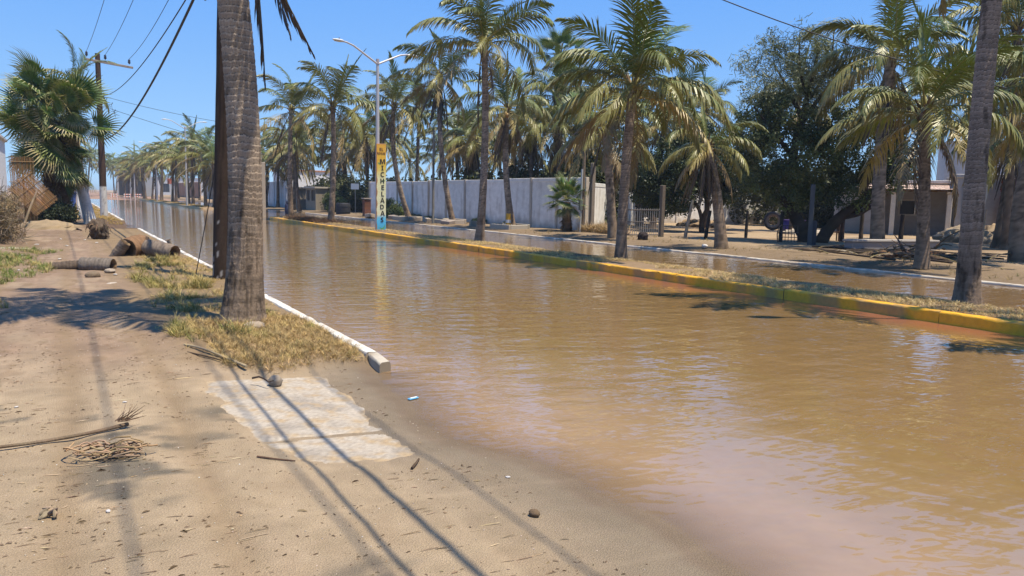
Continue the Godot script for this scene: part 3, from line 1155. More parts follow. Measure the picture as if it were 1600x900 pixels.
func build_walls_and_houses() -> void:
	R.seed = 31
	wall_run("long whitewashed wall of panels and pilasters behind the far pavement", Vector3(20.5, .08, -56.5), Vector3(23.0, .08, -31.6), 2.62, 11, Color(.87, .83, .77), Color(.46, .39, .32), Color(.50, .43, .35), "", .06)
	wall_run("sunlit white plaster wall running back behind the barred gate", Vector3(23.2, .08, -31.7), Vector3(36.6, .08, -42.6), 2.5, 3, Color(.86, .84, .79), Color(.50, .43, .33), Color(.66, .63, .57))
	wall_run("sunlit white wall at the back of the sandy yard behind the big tree", Vector3(36.8, .08, -42.9), Vector3(54.5, .08, -37.6), 2.9, 8, Color(.86, .84, .79), Color(.55, .47, .36), Color(.7, .67, .6))
	var grey := Color(.33, .315, .30)
	# grey block house with a tiled porch
	var t := thing("block_house", "unfinished grey block house with tiled porch roof and white posts", "house", Vector3(37.45, .08, -27.35), deg_to_rad(-55.0))
	var g := Geo.new()
	# shade wall with a window opening, a flush room at the left
	for b in [[1.2, 3.05, 0, 2.75], [3.8, 5.45, 0, 2.75], [3.05, 3.8, 0, 1.2], [3.05, 3.8, 1.95, 2.75]]:
		local_box(g, b[0], b[1], b[2], b[3], -1.75, -1.6, grey)
	local_box(g, 1.2, 2.22, 0, 2.44, -1.6, 0, grey * 1.05)
	local_box(g, 2.22, 5.45, -.02, .06, -1.6, .15, Color(.45, .38, .28))
	local_box(g, 1.05, 1.2, 0, 2.75, -6, -1.6, grey)
	local_box(g, 1.2, 5.45, 2.76, 2.9, -6, -1.3, grey * .9)
	part("wall", g, M.plaster, t)
	g = Geo.new()
	for b in [[2.96, 3.05, 1.11, 2.04], [3.8, 3.89, 1.11, 2.04], [3.05, 3.8, 1.11, 1.2], [3.05, 3.8, 1.95, 2.04]]:
		local_box(g, b[0], b[1], b[2], b[3], -1.64, -1.57, Color(.45, .41, .35))
	var win := part("window", g, M.plaster, t)
	g = Geo.new()
	local_box(g, 3.05, 3.8, 1.2, 1.95, -1.9, -1.86, Color(.02, .018, .016))
	part("pane", g, M.gloss, win)
	for x in [2.62, 5.3]:
		g = Geo.new()
		local_box(g, x - .12, x + .12, 0, 2.32, -.13, .13, Color(.66, .60, .50), .02)
		local_box(g, x - .17, x + .17, 2.32, 2.44, -.18, .18, Color(.5, .45, .38), .02)
		part("porch_post", g, M.plaster, t)
	g = Geo.new()
	for x in 8:
		local_box(g, .95 + x * .63, 1.05 + x * .63, 2.45, 2.53, -1.6, .25, Color(.2, .14, .09))
	local_box(g, .7, 5.5, 2.44, 2.50, .0, .1, Color(.2, .14, .09))
	part("rafters", g, M.wood, t)
	g = Geo.new()
	tile_roof(g, .75, 5.55, 2.54, 2.86, .38, -1.55, 221, 4, Color(.70, .53, .44))
	var rf := part("tile_roof", g, M.plaster, t)
	rf.set_meta("kind", "stuff")
	g = Geo.new()
	for b in [[5.6, 6.1, 0, 3.2], [6.8, 7.8, 0, 3.2], [6.1, 6.8, 0, .85], [6.1, 6.8, 1.6, 3.2]]:
		local_box(g, b[0], b[1], b[2], b[3], -.12, .05, grey * 1.15)
	local_box(g, 5.6, 7.8, 0, 3.2, -5.0, -4.8, grey)
	local_box(g, 5.6, 5.76, 0, 3.2, -4.8, -.12, grey)
	local_box(g, 7.64, 7.8, 0, 3.2, -4.8, -.12, grey)
	local_box(g, 5.5, 7.9, 3.2, 3.38, -5.0, .12, Color(.47, .45, .42), .02)
	var wing := part("side_wing", g, M.plaster, t)
	g = Geo.new()
	local_box(g, 6.1, 6.8, .85, 1.6, -.3, -.27, Color(.03, .03, .03))
	part("window", g, M.gloss, wing)
	g = Geo.new()
	local_box(g, 2.6, 5.4, 2.92, 3.08, -1.4, -1.2, Color(.6, .57, .53), .02)
	local_box(g, 2.6, 5.4, 2.9, 2.92, -6, -1.3, Color(.42, .36, .32))
	part("parapet", g, M.plaster, t)

	# low beige house to its left
	t = thing("low_house", "low beige house with ragged pale roof tiles and teal plate", "house", Vector3(41.1, .08, -30.1), deg_to_rad(-57.0))
	g = Geo.new()
	local_box(g, .0, 2.9, 0, 2.5, -3.2, -.0, Color(.62, .56, .47))
	part("wall", g, M.plaster, t)
	g = Geo.new()
	tile_roof(g, -.3, 3.2, 2.52, 3.2, .45, -2.2, 15, 5, Color(.66, .52, .42))
	part("tile_roof", g, M.plaster, t).set_meta("kind", "stuff")
	g = Geo.new()
	local_box(g, 1.75, 2.15, 1.55, 2.1, .002, .03, Color(.02, .19, .20))
	part("plate", g, M.gloss, t)
	g = Geo.new()
	local_box(g, -.25, .0, 0, 2.3, .25, .5, Color(.5, .47, .42), .02)
	part("porch_post", g, M.plaster, t)

	t = thing("upper_house", "tall plain light grey gable wall rising behind the tiled porch", "house", Vector3(52.2, .08, -30.2), deg_to_rad(-55.0))
	g = Geo.new()
	local_box(g, 0, 5.6, 0, 6.0, -6, 0, Color(.56, .535, .51))
	local_box(g, -.06, 5.66, 6.0, 6.15, -6.06, .06, Color(.55, .53, .5), .02)
	part("wall", g, M.plaster, t)
	g = Geo.new()
	local_box(g, 3.9, 4.9, 3.9, 4.9, .0, .03, Color(.06, .055, .05))
	part("window", g, M.gloss, t)

	t = thing("brick_wall", "red painted wall at the right edge behind the leaning palm", "wall", Vector3(37.3, .08, -18.9), deg_to_rad(-60.0))
	var red := Color(.30, .060, .035)
	for row in 15:
		for k in 8:
			g = Geo.new()
			var x0 := k * .5 + (.25 if row % 2 else 0.0)
			local_box(g, x0 + .008, x0 + .492, row * .2 + .006, row * .2 + .194, -.14, .0 + rr(-.012, .006), cj(red, .25), .006)
			part("block", g, M.plaster, t)
	g = Geo.new()
	local_box(g, .02, 4.2, 0, 3.0, -.13, -.025, Color(.22, .15, .11))
	part("mortar", g, M.plaster, t)
	t = thing("plank", "long white plank leaning on the grey wall left of the red wall", "plank", Vector3(36.9, .1, -19.75), deg_to_rad(-55.0))
	g = Geo.new()
	g.bbox(Vector3(.22, 1.3, .1), Vector3(.16, 2.75, .05), .008, Color(.78, .76, .72), Basis(Vector3(0, 0, 1), -.14))
	part("board", g, M.wood, t)
	t = thing("grey_wall", "grey plaster wall piece between the block house and the red wall", "wall", Vector3(37.2, .08, -20.6), deg_to_rad(-60.0))
	part("panel", stained_panel(2.5, 2.9, .15, Color(.42, .40, .385), Color(.25, .2, .16), 4.0), M.plaster, t)


func simple_house(label: String, at: Vector3, turn: float, w: float, h: float, dp: float, col: Color, openings: Array, roof: Color, group := "", called := "house") -> Node3D:
	# walls with real openings: openings are [x0, x1, y0, y1]
	var t := thing(called, label, "house", at, turn, group)
	var g := Geo.new()
	var xs := [0.0, w]
	for o in openings:
		xs.append(o[0])
		xs.append(o[1])
	xs.sort()
	for k in xs.size() - 1:
		if xs[k + 1] - xs[k] < .01:
			continue
		var mx: float = (xs[k] + xs[k + 1]) * .5
		var cut := []
		for o in openings:
			if mx > o[0] and mx < o[1]:
				cut = o
		if cut.is_empty():
			local_box(g, xs[k], xs[k + 1], 0, h, -.2, 0, col)
		else:
			if cut[2] > .02:
				local_box(g, xs[k], xs[k + 1], 0, cut[2], -.2, 0, col)
			local_box(g, xs[k], xs[k + 1], cut[3], h, -.2, 0, col)
	local_box(g, 0, .2, 0, h, -dp, -.2, col * .95)
	local_box(g, w - .2, w, 0, h, -dp, -.2, col * .95)
	local_box(g, .2, w - .2, 0, h, -dp, -dp + .2, col * .95)
	part("wall", g, M.plaster, t)
	g = Geo.new()
	local_box(g, -.15, w + .15, h, h + .16, -dp - .1, .15, roof, .02)
	part("roof", g, M.plaster, t)
	for o in openings:
		g = Geo.new()
		local_box(g, o[0], o[1], o[2], o[3], -.17, -.13, Color(.035, .03, .028))
		for x in [o[0], (o[0] + o[1]) * .5 - .02, o[1] - .05]:
			local_box(g, x, x + .05, o[2], o[3], -.125, -.08, Color(.16, .13, .11))
		part("door" if o[2] < .1 else "window", g, M.gloss, t)
	return t

func build_far_buildings() -> void:
	R.seed = 41
	var q := deg_to_rad(-88.0)
	# two stubby gate walls with dark openings
	simple_house("tan gatehouse stub with dark grille, nearer of the pair by the road", Vector3(20.2, .08, -73.8), q, 3.0, 2.1, 2.0, Color(.30, .26, .20), [[.3, 1.2, .95, 1.95], [1.6, 2.7, .95, 1.95]], Color(.45, .40, .33), "", "gatehouse")
	simple_house("tan gatehouse stub with one dark grille, farther of the pair", Vector3(20.6, .08, -82.5), q, 4.0, 2.1, 2.0, Color(.29, .25, .20), [[.4, 3.4, .95, 1.95]], Color(.42, .37, .31), "", "gatehouse")
	simple_house("dark doorway between the two tan gatehouse stubs", Vector3(21.4, .08, -78.0), q, 3.6, 2.2, 1.0, Color(.13, .11, .095), [[.4, 3.2, 0, 2.0]], Color(.2, .17, .14), "", "gateway")
	wall_run("pale blue-white wall beyond the gatehouse", Vector3(21.5, .08, -104.0), Vector3(20.8, .08, -84.0), 2.9, 7, Color(.60, .66, .70), Color(.4, .38, .36), Color(.58, .63, .67))
	simple_house("white house with orange tiled top beyond the pale blue wall", Vector3(26.0, .08, -112.0), q, 9.0, 4.6, 6.0, Color(.72, .72, .72), [[1.0, 2.2, 0, 2.2], [4.0, 5.4, 1.2, 2.4]], Color(.50, .22, .12))
	wall_run("orange brick wall behind the farther palms, right of the far lamp post", Vector3(24.5, .08, -150.0), Vector3(24.0, .08, -118.0), 3.0, 8, Color(.42, .22, .13), Color(.3, .18, .11), Color(.38, .22, .14))
	simple_house("grey house with dark doorway among the distant palms", Vector3(25.5, .08, -172.0), q, 16.0, 5.0, 8.0, Color(.42, .40, .37), [[5.0, 8.5, 0, 3.6], [11, 13, 1.3, 2.8]], Color(.5, .47, .42))
	wall_run("orange brick wall at the far end of the palm row", Vector3(26.0, .08, -225.0), Vector3(25.4, .08, -176.0), 3.6, 9, Color(.45, .24, .15), Color(.3, .18, .11), Color(.5, .33, .24))
	simple_house("white two-storey house behind the far orange wall", Vector3(32.0, .08, -205.0), q, 14.0, 6.8, 8.0, Color(.74, .73, .71), [[2, 4, 1, 3], [8, 10, 1, 3], [2, 4, 4.2, 5.8], [8, 10, 4.2, 5.8]], Color(.6, .58, .55))
	simple_house("long white building at the very end of the road", Vector3(20.0, .08, -300.0), deg_to_rad(-30.0), 30.0, 6.0, 12.0, Color(.70, .69, .67), [[3, 7, 0, 4], [11, 14, 1, 4], [18, 24, 0, 4.4]], Color(.55, .5, .45))
	simple_house("dark fronted building with tall glass doors at the road's far end", Vector3(11.5, .08, -215.0), deg_to_rad(-20.0), 6.6, 6.4, 6.0, Color(.42, .42, .42), [[.4, 3.0, 0, 5.9], [3.5, 6.2, 0, 5.9]], Color(.5, .5, .5))
	simple_house("white building on the left behind the fan palm", Vector3(-9.3, .1, -52.0), 0.0, 6.2, 4.4, 6.0, Color(.78, .77, .74), [[1.0, 2.2, 1.0, 2.4]], Color(.6, .57, .52))
	# barricades across the dry end of the road
	for b in [[6.6, -131.0], [8.2, -128.0], [10.0, -133.0]]:
		var t := thing("barricade", ["leftmost of three red and white barricades across the far road", "middle of three red and white barricades across the far road", "rightmost of three red and white barricades across the far road"][[6.6, 8.2, 10.0].find(b[0])], "barricade", Vector3(b[0], .02, b[1]), rr(-.2, .2), "road barricades")
		for y in [.62, .95]:
			var g := Geo.new()
			for k in 6:
				local_box(g, -.51 + k * .17, -.34 + k * .17, y - .08, y + .08, -.02, .02, Color(.62, .20, .12) if k % 2 else Color(.75, .70, .66))
			part("rail", g, M.gloss, t)
		for x in [-.4, .4]:
			for z in [-1, 1]:
				var g := Geo.new()
				g.bar(Vector3(x, 0, z * .3), Vector3(x, 1.08, z * .03), .03, Color(.72, .55, .5), 5)
				part("leg", g, M.gloss, t)
	var t := thing("road_sign", "small orange-red square sign on a post among the far palms", "sign", Vector3(14.2, .1, -128.0))
	var g := Geo.new()
	g.bar(Vector3.ZERO, Vector3(0, 3.0, 0), .04, Color(.5, .48, .45), 6)
	part("post", g, M.metal, t)
	g = Geo.new()
	g.bbox(Vector3(0, 3.0, .06), Vector3(.9, .8, .04), .01, Color(.40, .13, .08))
	part("board", g, M.gloss, t)


# ---------------------------------------------------------------- poles, wires, lamps
func wooden_pole(g: Geo, h: float, r0: float, r1: float, col: Color, sd: int, painted := 0.0, step := .12, sides := 18, flakes := 0.0) -> void:
	var rows := int(h / step) + 2
	var p := PackedVector3Array()
	var c := PackedColorArray()
	for r in rows:
		var y := h * r / (rows - 1)
		for q in sides:
			var th := TAU * q / sides
			var ca := cos(th)
			var sa := sin(th)
			var crack := NB.get_noise_3d(ca * 4.0 + sd, y * .35, sa * 4.0)
			var k := 1.0 - .035 * maxf(crack, 0.0) * 2.0
			var rad := lerpf(r0, r1, y / h) * k
			p.append(Vector3(ca * rad, y, -sa * rad))
			var cc := col * (1.0 - .45 * sm(.1, .4, crack) + .25 * NB.get_noise_3d(ca * 7.0, y * 2.0, sa * 7.0 + sd))
			if painted > 0.0 and y < painted + .12 * NA.get_noise_2d(th * 2.0, sd):
				cc = Color(.76, .75, .71).lerp(Color(.4, .36, .3), sm(.2, .45, NA.get_noise_3d(ca * 4.0, y * 5.0, sa * 4.0)))
			if flakes > 0.0 and y < flakes and NB.get_noise_3d(ca * 3.0 + 20.0, y * 2.6, sa * 3.0) > .30 + .12 * y:
				cc = Color(.62, .58, .52)
			cc.a = 1.0
			c.append(cc)
	g.grid(rows, sides, p, c, true)
	for q in sides:
		var o := (rows - 1) * sides
		g.tri(Vector3(0, h, 0), p[o + q], p[o + (q + 1) % sides], col, col)

func insulator(parent: Node3D, at: Vector3) -> void:
	var g := Geo.new()
	var path := PackedVector3Array()
	var rad := PackedFloat32Array()
	for k in 9:
		path.append(at + Vector3(0, k * .035, 0))
		rad.append([.03, .03, .09, .05, .085, .045, .075, .05, .02][k])
	g.tube(path, rad, 10, PackedColorArray([Color(.03, .022, .03)]))
	part("insulator", g, M.gloss, parent)

func wire(called: String, label: String, a: Vector3, b: Vector3, sag: float, r: float, col := Color(.025, .025, .028), cat := "cable", skew := 1.0) -> void:
	var g := Geo.new()
	var path := PackedVector3Array()
	var rad := PackedFloat32Array()
	var cnt := maxi(int(a.distance_to(b) / .8), 14)
	for k in cnt + 1:
		var t := pow(float(k) / cnt, skew)
		var s := float(k) / cnt
		path.append(a.lerp(b, s) + Vector3(0, -4.0 * sag * t * (1.0 - t), 0) - a)
		rad.append(r)
	g.tube(path, rad, 5, PackedColorArray([col]))
	var o := part(called, g, M.wire, self)
	o.position = a
	tag(o, label, cat)

func build_poles_and_wires() -> void:
	R.seed = 51
	var t := thing("utility_pole", "dark wooden utility pole right behind the thick foreground palm", "utility pole", Vector3(2.42, .1, -14.52))
	t.rotation.z = -.036
	var g := Geo.new()
	wooden_pole(g, 9.6, .16, .13, Color(.085, .058, .042), 3, 0.0, .05, 28, 1.5)
	part("pole", g, M.wood, t)
	g = Geo.new()
	g.bbox(Vector3(.10, 2.9, .13), Vector3(.10, 5.9, .05), .012, Color(.20, .135, .095), Basis(Vector3.UP, .5))
	part("cable_cover", g, M.wood, t)
	g = Geo.new()
	g.bbox(Vector3(0, 9.2, 0), Vector3(2.4, .12, .1), .01, Color(.2, .16, .12))
	part("crossarm", g, M.wood, t)
	for x in [-.8, .05, .9]:
		insulator(t, Vector3(x, 9.26, 0))
	t = thing("utility_pole", "slim dark utility pole with white painted foot beside the fan palm", "utility pole", Vector3(1.96, .1, -50.2))
	g = Geo.new()
	wooden_pole(g, 9.25, .20, .13, Color(.10, .065, .05), 8, 1.75, .1, 16)
	part("pole", g, M.wood, t)
	g = Geo.new()
	g.bbox(Vector3(.55, 8.75, .1), Vector3(2.5, .12, .1), .01, Color(.45, .38, .32), Basis(Vector3(0, 0, 1), -.10))
	part("crossarm", g, M.wood, t)
	for x in [-.55, .38, 1.6]:
		insulator(t, Vector3(x, 8.92 - (x - .5) * .1, .1))
	g = Geo.new()
	for k in 3:
		var pts := PackedVector3Array()
		var rd := PackedFloat32Array()
		for j in 14:
			var a := j * .75 + k
			pts.append(Vector3(.25 + .05 * j * (1.0 if k != 1 else .5) + .12 * cos(a), 6.7 - .07 * j + .2 * sin(a) + .1 * k, .1 + .1 * sin(a * .7)))
			rd.append(.012)
		g.tube(pts, rd, 4, PackedColorArray([Color(.03, .03, .035)]))
	part("wire_coil", g, M.wire, t)
	# along the verge
	var p0 := Vector3(1.96, .1, -50.1)
	var p1 := Vector3(2.72, .1, -14.5)
	wire("power_line", "leftmost high thin wire between the two utility poles", p0 + Vector3(-.55, 9.3, 0), p1 + Vector3(-.75, 9.55, 0), .5, .011)
	wire("power_line", "second high thin wire from the slim pole's crossarm", p0 + Vector3(.38, 9.2, 0), p1 + Vector3(.1, 9.55, 0), .6, .011)
	wire("power_line", "third high wire from the outer insulator of the slim pole", p0 + Vector3(1.6, 9.1, 0), p1 + Vector3(.95, 9.55, 0), .75, .012)
	wire("service_cable", "medium wire fixed below the crossarm of the slim pole, sagging", p0 + Vector3(.2, 6.9, 0), p1 + Vector3(.15, 6.6, 0), .75, .016)
	wire("telephone_cable", "thick black cable sagging low from the slim pole", p0 + Vector3(.18, 4.45, 0), p1 + Vector3(.2, 6.9, 0), .95, .032, Color(.022, .022, .024))
	# the same lines on towards the viewer, seen by the shadows that they throw on the driveway
	var p2 := Vector3(2.1, .1, 22.0)
	wire("power_line", "near span of the left high wire, over the driveway", p1 + Vector3(-.75, 9.55, 0), p2 + Vector3(-.4, 9.5, 0), .7, .012)
	wire("power_line", "near span of the middle high wire, over the driveway", p1 + Vector3(.1, 9.55, 0), p2 + Vector3(.65, 9.5, 0), .7, .012)
	wire("power_line", "near span of the right high wire, over the driveway", p1 + Vector3(.95, 9.55, 0), p2 + Vector3(1.5, 9.5, 0), .7, .012)
	wire("service_cable", "twisted low cable passing over the driveway", Vector3(2.58, 6.1, -14.5), Vector3(2.46, 6.3, 22.0), .55, .021)
	wire("telephone_cable", "single low cable passing over the driveway", Vector3(2.25, 5.0, -14.5), Vector3(1.72, 5.2, 22.0), .5, .014)
	wire("guy_wire", "thin slack guy wire from the dark pole down to the verge", Vector3(2.44, 2.6, -14.55), Vector3(2.08, .12, -15.27), .05, .009)
	wire("guy_wire", "short guy wire at the slim pole's left side", p0 + Vector3(-.1, 5.0, 0), Vector3(.9, .1, -50.6), .25, .012)
	# over the road
	wire("road_cable", "upper thin wire crossing the road from the slim pole", p0 + Vector3(.5, 6.8, .1), Vector3(22.0, 6.1, -48.0), .9, .012)
	wire("road_cable", "lower thin wire crossing the road from the slim pole", p0 + Vector3(.5, 6.2, .1), Vector3(22.0, 3.0, -56.0), .5, .013)
	wire("overhead_cable", "black cable at the top right, passing before the tall airy tree", Vector3(13.0, 10.2, -20.5), Vector3(22.5, 5.0, -11.5), .45, .017)
	wire("pavement_cable", "thin wire strung along the far pavement in front of the palms", Vector3(19.0, 5.4, -41.7), Vector3(22.0, 4.9, -30.5), .12, .010)
	wire("pavement_cable", "thin wire strung from the pavement pole towards the concrete post", Vector3(19.0, 5.4, -41.7), Vector3(20.6, 5.6, -70.0), .3, .010)

	# posts on the far pavement
	t = thing("thin_pole", "thin grey pole before the long white wall", "pole", Vector3(19.05, .08, -41.7))
	g = Geo.new()
	wooden_pole(g, 5.5, .085, .065, Color(.30, .29, .25), 5, 0.0, .2, 10)
	part("pole", g, M.wood, t)
	t = thing("timber_pole", "tall timber pole next to the small fan palm", "pole", Vector3(21.95, .08, -30.45))
	g = Geo.new()
	wooden_pole(g, 5.3, .10, .07, Color(.30, .235, .17), 6, 0.0, .15, 12)
	part("pole", g, M.wood, t)
	g = Geo.new()
	g.bar(Vector3(-.18, 0, .1), Vector3(-.16, 3.1, .1), .05, Color(.46, .46, .44), 8)
	part("conduit", g, M.metal, t)
	g = Geo.new()
	g.bbox(Vector3(-.2, 1.35, .12), Vector3(.18, .5, .14), .02, Color(.22, .25, .21))
	part("meter_box", g, M.metal, t)
	t = thing("concrete_post", "square pale post braced against the tall timber pole", "post", Vector3(22.3, .08, -30.15))
	g = Geo.new()
	g.bbox(Vector3(0, 1.7, 0), Vector3(.2, 3.4, .2), .015, Color(.38, .32, .25))
	part("shaft", g, M.wood, t)
	t = thing("concrete_post", "square concrete post standing in water at the end of the palm median", "post", Vector3(12.0, -.2, -54.9))
	g = Geo.new()
	g.bbox(Vector3(0, 2.0, 0), Vector3(.30, 4.0, .30), .02, Color(.47, .40, .33), Basis(Vector3.UP, .35))
	part("shaft", g, M.concrete, t)
	t = thing("stake", "thin upright stake behind the white plaster wall", "post", Vector3(25.2, .1, -33.9))
	g = Geo.new()
	g.bar(Vector3.ZERO, Vector3(0, 3.5, 0), .045, Color(.38, .31, .24), 7)
	part("shaft", g, M.wood, t)
	t = thing("banded_post", "short yellow and white banded post beside a leaning palm", "bollard", Vector3(19.75, .1, -33.9))
	g = Geo.new()
	var bands := [Color(.50, .28, .02), Color(.50, .28, .02), Color(.6, .58, .55), Color(.50, .28, .02), Color(.50, .28, .02)]
	for k in 5:
		g = Geo.new()
		g.tube(PackedVector3Array([Vector3(0, k * .16, 0), Vector3(0, k * .16 + .16, 0)]), PackedFloat32Array([.15 - .004 * k, .146 - .004 * k]), 14, PackedColorArray([bands[k]]))
		part("band", g, M.paint, t)


func lamp_post(label: String, at: Vector3, turn: float, h: float, al: float, rise: float, group := "") -> Node3D:
	var t := thing("street_lamp", label, "street lamp", at, turn, group)
	var g := Geo.new()
	var col := Color(.46, .44, .43)
	g.tube(PackedVector3Array([Vector3.ZERO, Vector3(0, .02, 0), Vector3(0, h * .5, 0), Vector3(0, h, 0)]), PackedFloat32Array([.11, .11, .085, .06]), 14, PackedColorArray([col]))
	part("pole", g, M.metal, t)
	g = Geo.new()
	g.bbox(Vector3(0, .03, 0), Vector3(.36, .06, .36), .01, Color(.35, .33, .3))
	part("base_plate", g, M.concrete, t)
	g = Geo.new()
	g.tube(PackedVector3Array([Vector3(0, h - .05, 0), Vector3(0, h + .17, 0)]), PackedFloat32Array([.08, .07]), 12, PackedColorArray([Color(.38, .33, .32)]))
	part("collar", g, M.metal, t)
	for s in [-1.0, 1.0]:
		g = Geo.new()
		var path := PackedVector3Array()
		var rad := PackedFloat32Array()
		for k in 11:
			var u := k / 10.0
			path.append(Vector3(s * (.05 + al * u), h - .02 + rise * (minf(u / .80, 1.0) - .07 * sm(.68, .80, u) * sm(.92, .80, u)), 0))
			rad.append(.042 - .008 * u)
		g.tube(path, rad, 8, PackedColorArray([col * 1.1]))
		part("arm", g, M.metal, t)
		g = Geo.new()
		var e := Vector3(s * (.05 + al), h - .02 + rise, 0)
		var p := PackedVector3Array()
		var c := PackedColorArray()
		for r in 8:
			var u := r / 7.0
			var w: float = [.02, .07, .12, .14, .145, .13, .09, .015][r]
			var hh: float = [.02, .05, .065, .06, .05, .042, .03, .01][r]
			for q in 10:
				var a := TAU * q / 10
				p.append(e + Vector3(s * (-.08 + .62 * u), maxf(sin(a), -.55) * hh + .01 * u, cos(a) * w * -s))
				c.append(Color(.62, .62, .62))
		g.grid(8, 10, p, c, true)
		var hd := part("lamp_head", g, M.metal, t)
		g = Geo.new()
		g.bbox(e + Vector3(s * .26, -.034, 0), Vector3(.3, .012, .18), .003, Color(.55, .55, .5))
		part("lens", g, M.gloss, hd)
		g = Geo.new()
		g.bar(e + Vector3(s * .2, .05, 0), e + Vector3(s * .2, .12, 0), .025, Color(.25, .25, .25), 8)
		part("sensor", g, M.metal, hd)
	return t

func text_part(s: String, size: float, parent: Node, at: Vector3, col: Color) -> void:
	var tm := TextMesh.new()
	var f := SystemFont.new()
	f.font_names = PackedStringArray(["Droid Sans"])
	f.font_weight = 700
	tm.font = f
	tm.text = s
	tm.font_size = 64
	tm.pixel_size = size / 64.0
	tm.depth = .012
	var m := StandardMaterial3D.new()
	m.albedo_color = col.linear_to_srgb()
	m.roughness = .6
	var o := MeshInstance3D.new()
	o.name = "letter"
	o.mesh = tm
	o.material_override = m
	o.position = at
	parent.add_child(o, true)

func build_lamps() -> void:
	R.seed = 61
	lamp_post("double-armed grey street lamp carrying the painted vertical sign", Vector3(11.78, .15, -31.6), .34, 7.15, 1.75, .62)
	lamp_post("double-armed street lamp far down the road, nearest of the distant ones", Vector3(11.2, .1, -87.0), .1, 8.1, 1.7, .8, "distant street lamps")
	lamp_post("double-armed street lamp in the middle of the distant palm row", Vector3(11.5, .1, -120.0), .1, 7.6, 1.7, .7, "distant street lamps")
	lamp_post("farthest small street lamp beyond the distant palm row", Vector3(11.5, .1, -160.0), .1, 7.8, 1.7, .7, "distant street lamps")
	lamp_post("street lamp beside the near median, its arm's shadow lying on the water", Vector3(12.4, .15, -4.7), -.42, 7.15, 1.75, .62)
	# the painted sign
	var t := thing("advertising_sign", "tall narrow hand-painted sign with vertical lettering, yellow over blue", "sign", Vector3(11.86, .16, -31.36), deg_to_rad(-13.0))
	var g := Geo.new()
	var hh := 3.72
	var w := .41
	g.bbox(Vector3(0, hh / 2 + .02, -.10), Vector3(w, hh, .20), .008, Color(.45, .22, .10))
	part("box", g, M.paint, t)
	g = Geo.new()
	var p := PackedVector3Array()
	var c := PackedColorArray()
	var stops := [[0.0, Color(.10, .42, .55)], [.08, Color(.09, .50, .80)], [.145, Color(.16, .58, .80)], [.18, Color(.80, .78, .50)], [.60, Color(.82, .79, .42)], [.72, Color(.82, .60, .10)], [.80, Color(.82, .50, .05)], [1.0, Color(.80, .42, .05)]]
	for r in 60:
		var y := r / 59.0
		var col := Color.WHITE
		for k in stops.size() - 1:
			if y >= stops[k][0] and y <= stops[k + 1][0]:
				var c0: Color = stops[k][1]
				col = c0.lerp(stops[k + 1][1], (y - stops[k][0]) / (stops[k + 1][0] - stops[k][0]))
		for q in 9:
			var x := q / 8.0
			p.append(Vector3((x - .5) * w * .99, .03 + y * hh * .99, .004))
			c.append(col)
	g.grid(60, 9, p, c)
	part("painted_face", g, M.paint, t)
	g = Geo.new()   # brown wave running up the left edge
	p = PackedVector3Array()
	c = PackedColorArray()
	for r in 90:
		var y := r / 89.0
		var wv := .025 + .020 * sin(y * 46.0) * sm(.82, .6, y)
		p.append(Vector3(-w * .495, .03 + y * hh * .99, .007))
		p.append(Vector3(-w * .495 + wv * (1.0 if y > .2 else .6), .03 + y * hh * .99, .007))
		var cc := Color(.45, .22, .09).lerp(Color(.75, .33, .06), sm(.6, .8, y))
		c.append(cc)
		c.append(cc)
	g.grid(90, 2, p, c)
	part("wave_border", g, M.paint, t)
	g = Geo.new()   # green curl at the foot
	p = PackedVector3Array()
	c = PackedColorArray()
	for r in 20:
		var a := lerpf(-2.7, .35, r / 19.0)
		var o := Vector3(.03, .26, .008)
		p.append(o + Vector3(cos(a) * .11, sin(a) * .15, 0))
		p.append(o + Vector3(cos(a) * (.11 + .035 * sin(PI * r / 19.0)), sin(a) * (.15 + .05 * sin(PI * r / 19.0)), 0))
		c.append(Color(.10, .34, .05))
		c.append(Color(.14, .42, .06))
	g.grid(20, 2, p, c)
	part("painted_curl", g, M.paint, t)
	for k in 2:
		g = Geo.new()   # small green leaves between the letters
		for j in 4:
			var a := j * .7 + k
			var o := Vector3([-.10, .12][k], [2.86, 2.12][k], .008)
			g.quad(o, o + Vector3(cos(a - .3), sin(a - .3), 0) * .06, o + Vector3(cos(a), sin(a), 0) * .11, o + Vector3(cos(a + .3), sin(a + .3), 0) * .06, Color(.15, .33, .08), Color(.3, .42, .15))
		part("painted_leaf", g, M.paint, t)
	var word := "MICHELADAS"
	for k in word.length():
		var dx := [.05, .05, .04, .04, .06, .05, .05, .03, .06, .04]
		text_part(word[k], .285, t, Vector3(dx[k], 2.98 - k * .279, .008), Color(.02, .017, .012))
	text_part("EL", .16, t, Vector3(.0, 3.50, .008), Color(.16, .06, .02))
	text_part("ROCAS", .115, t, Vector3(.0, 3.33, .008), Color(.16, .06, .02))


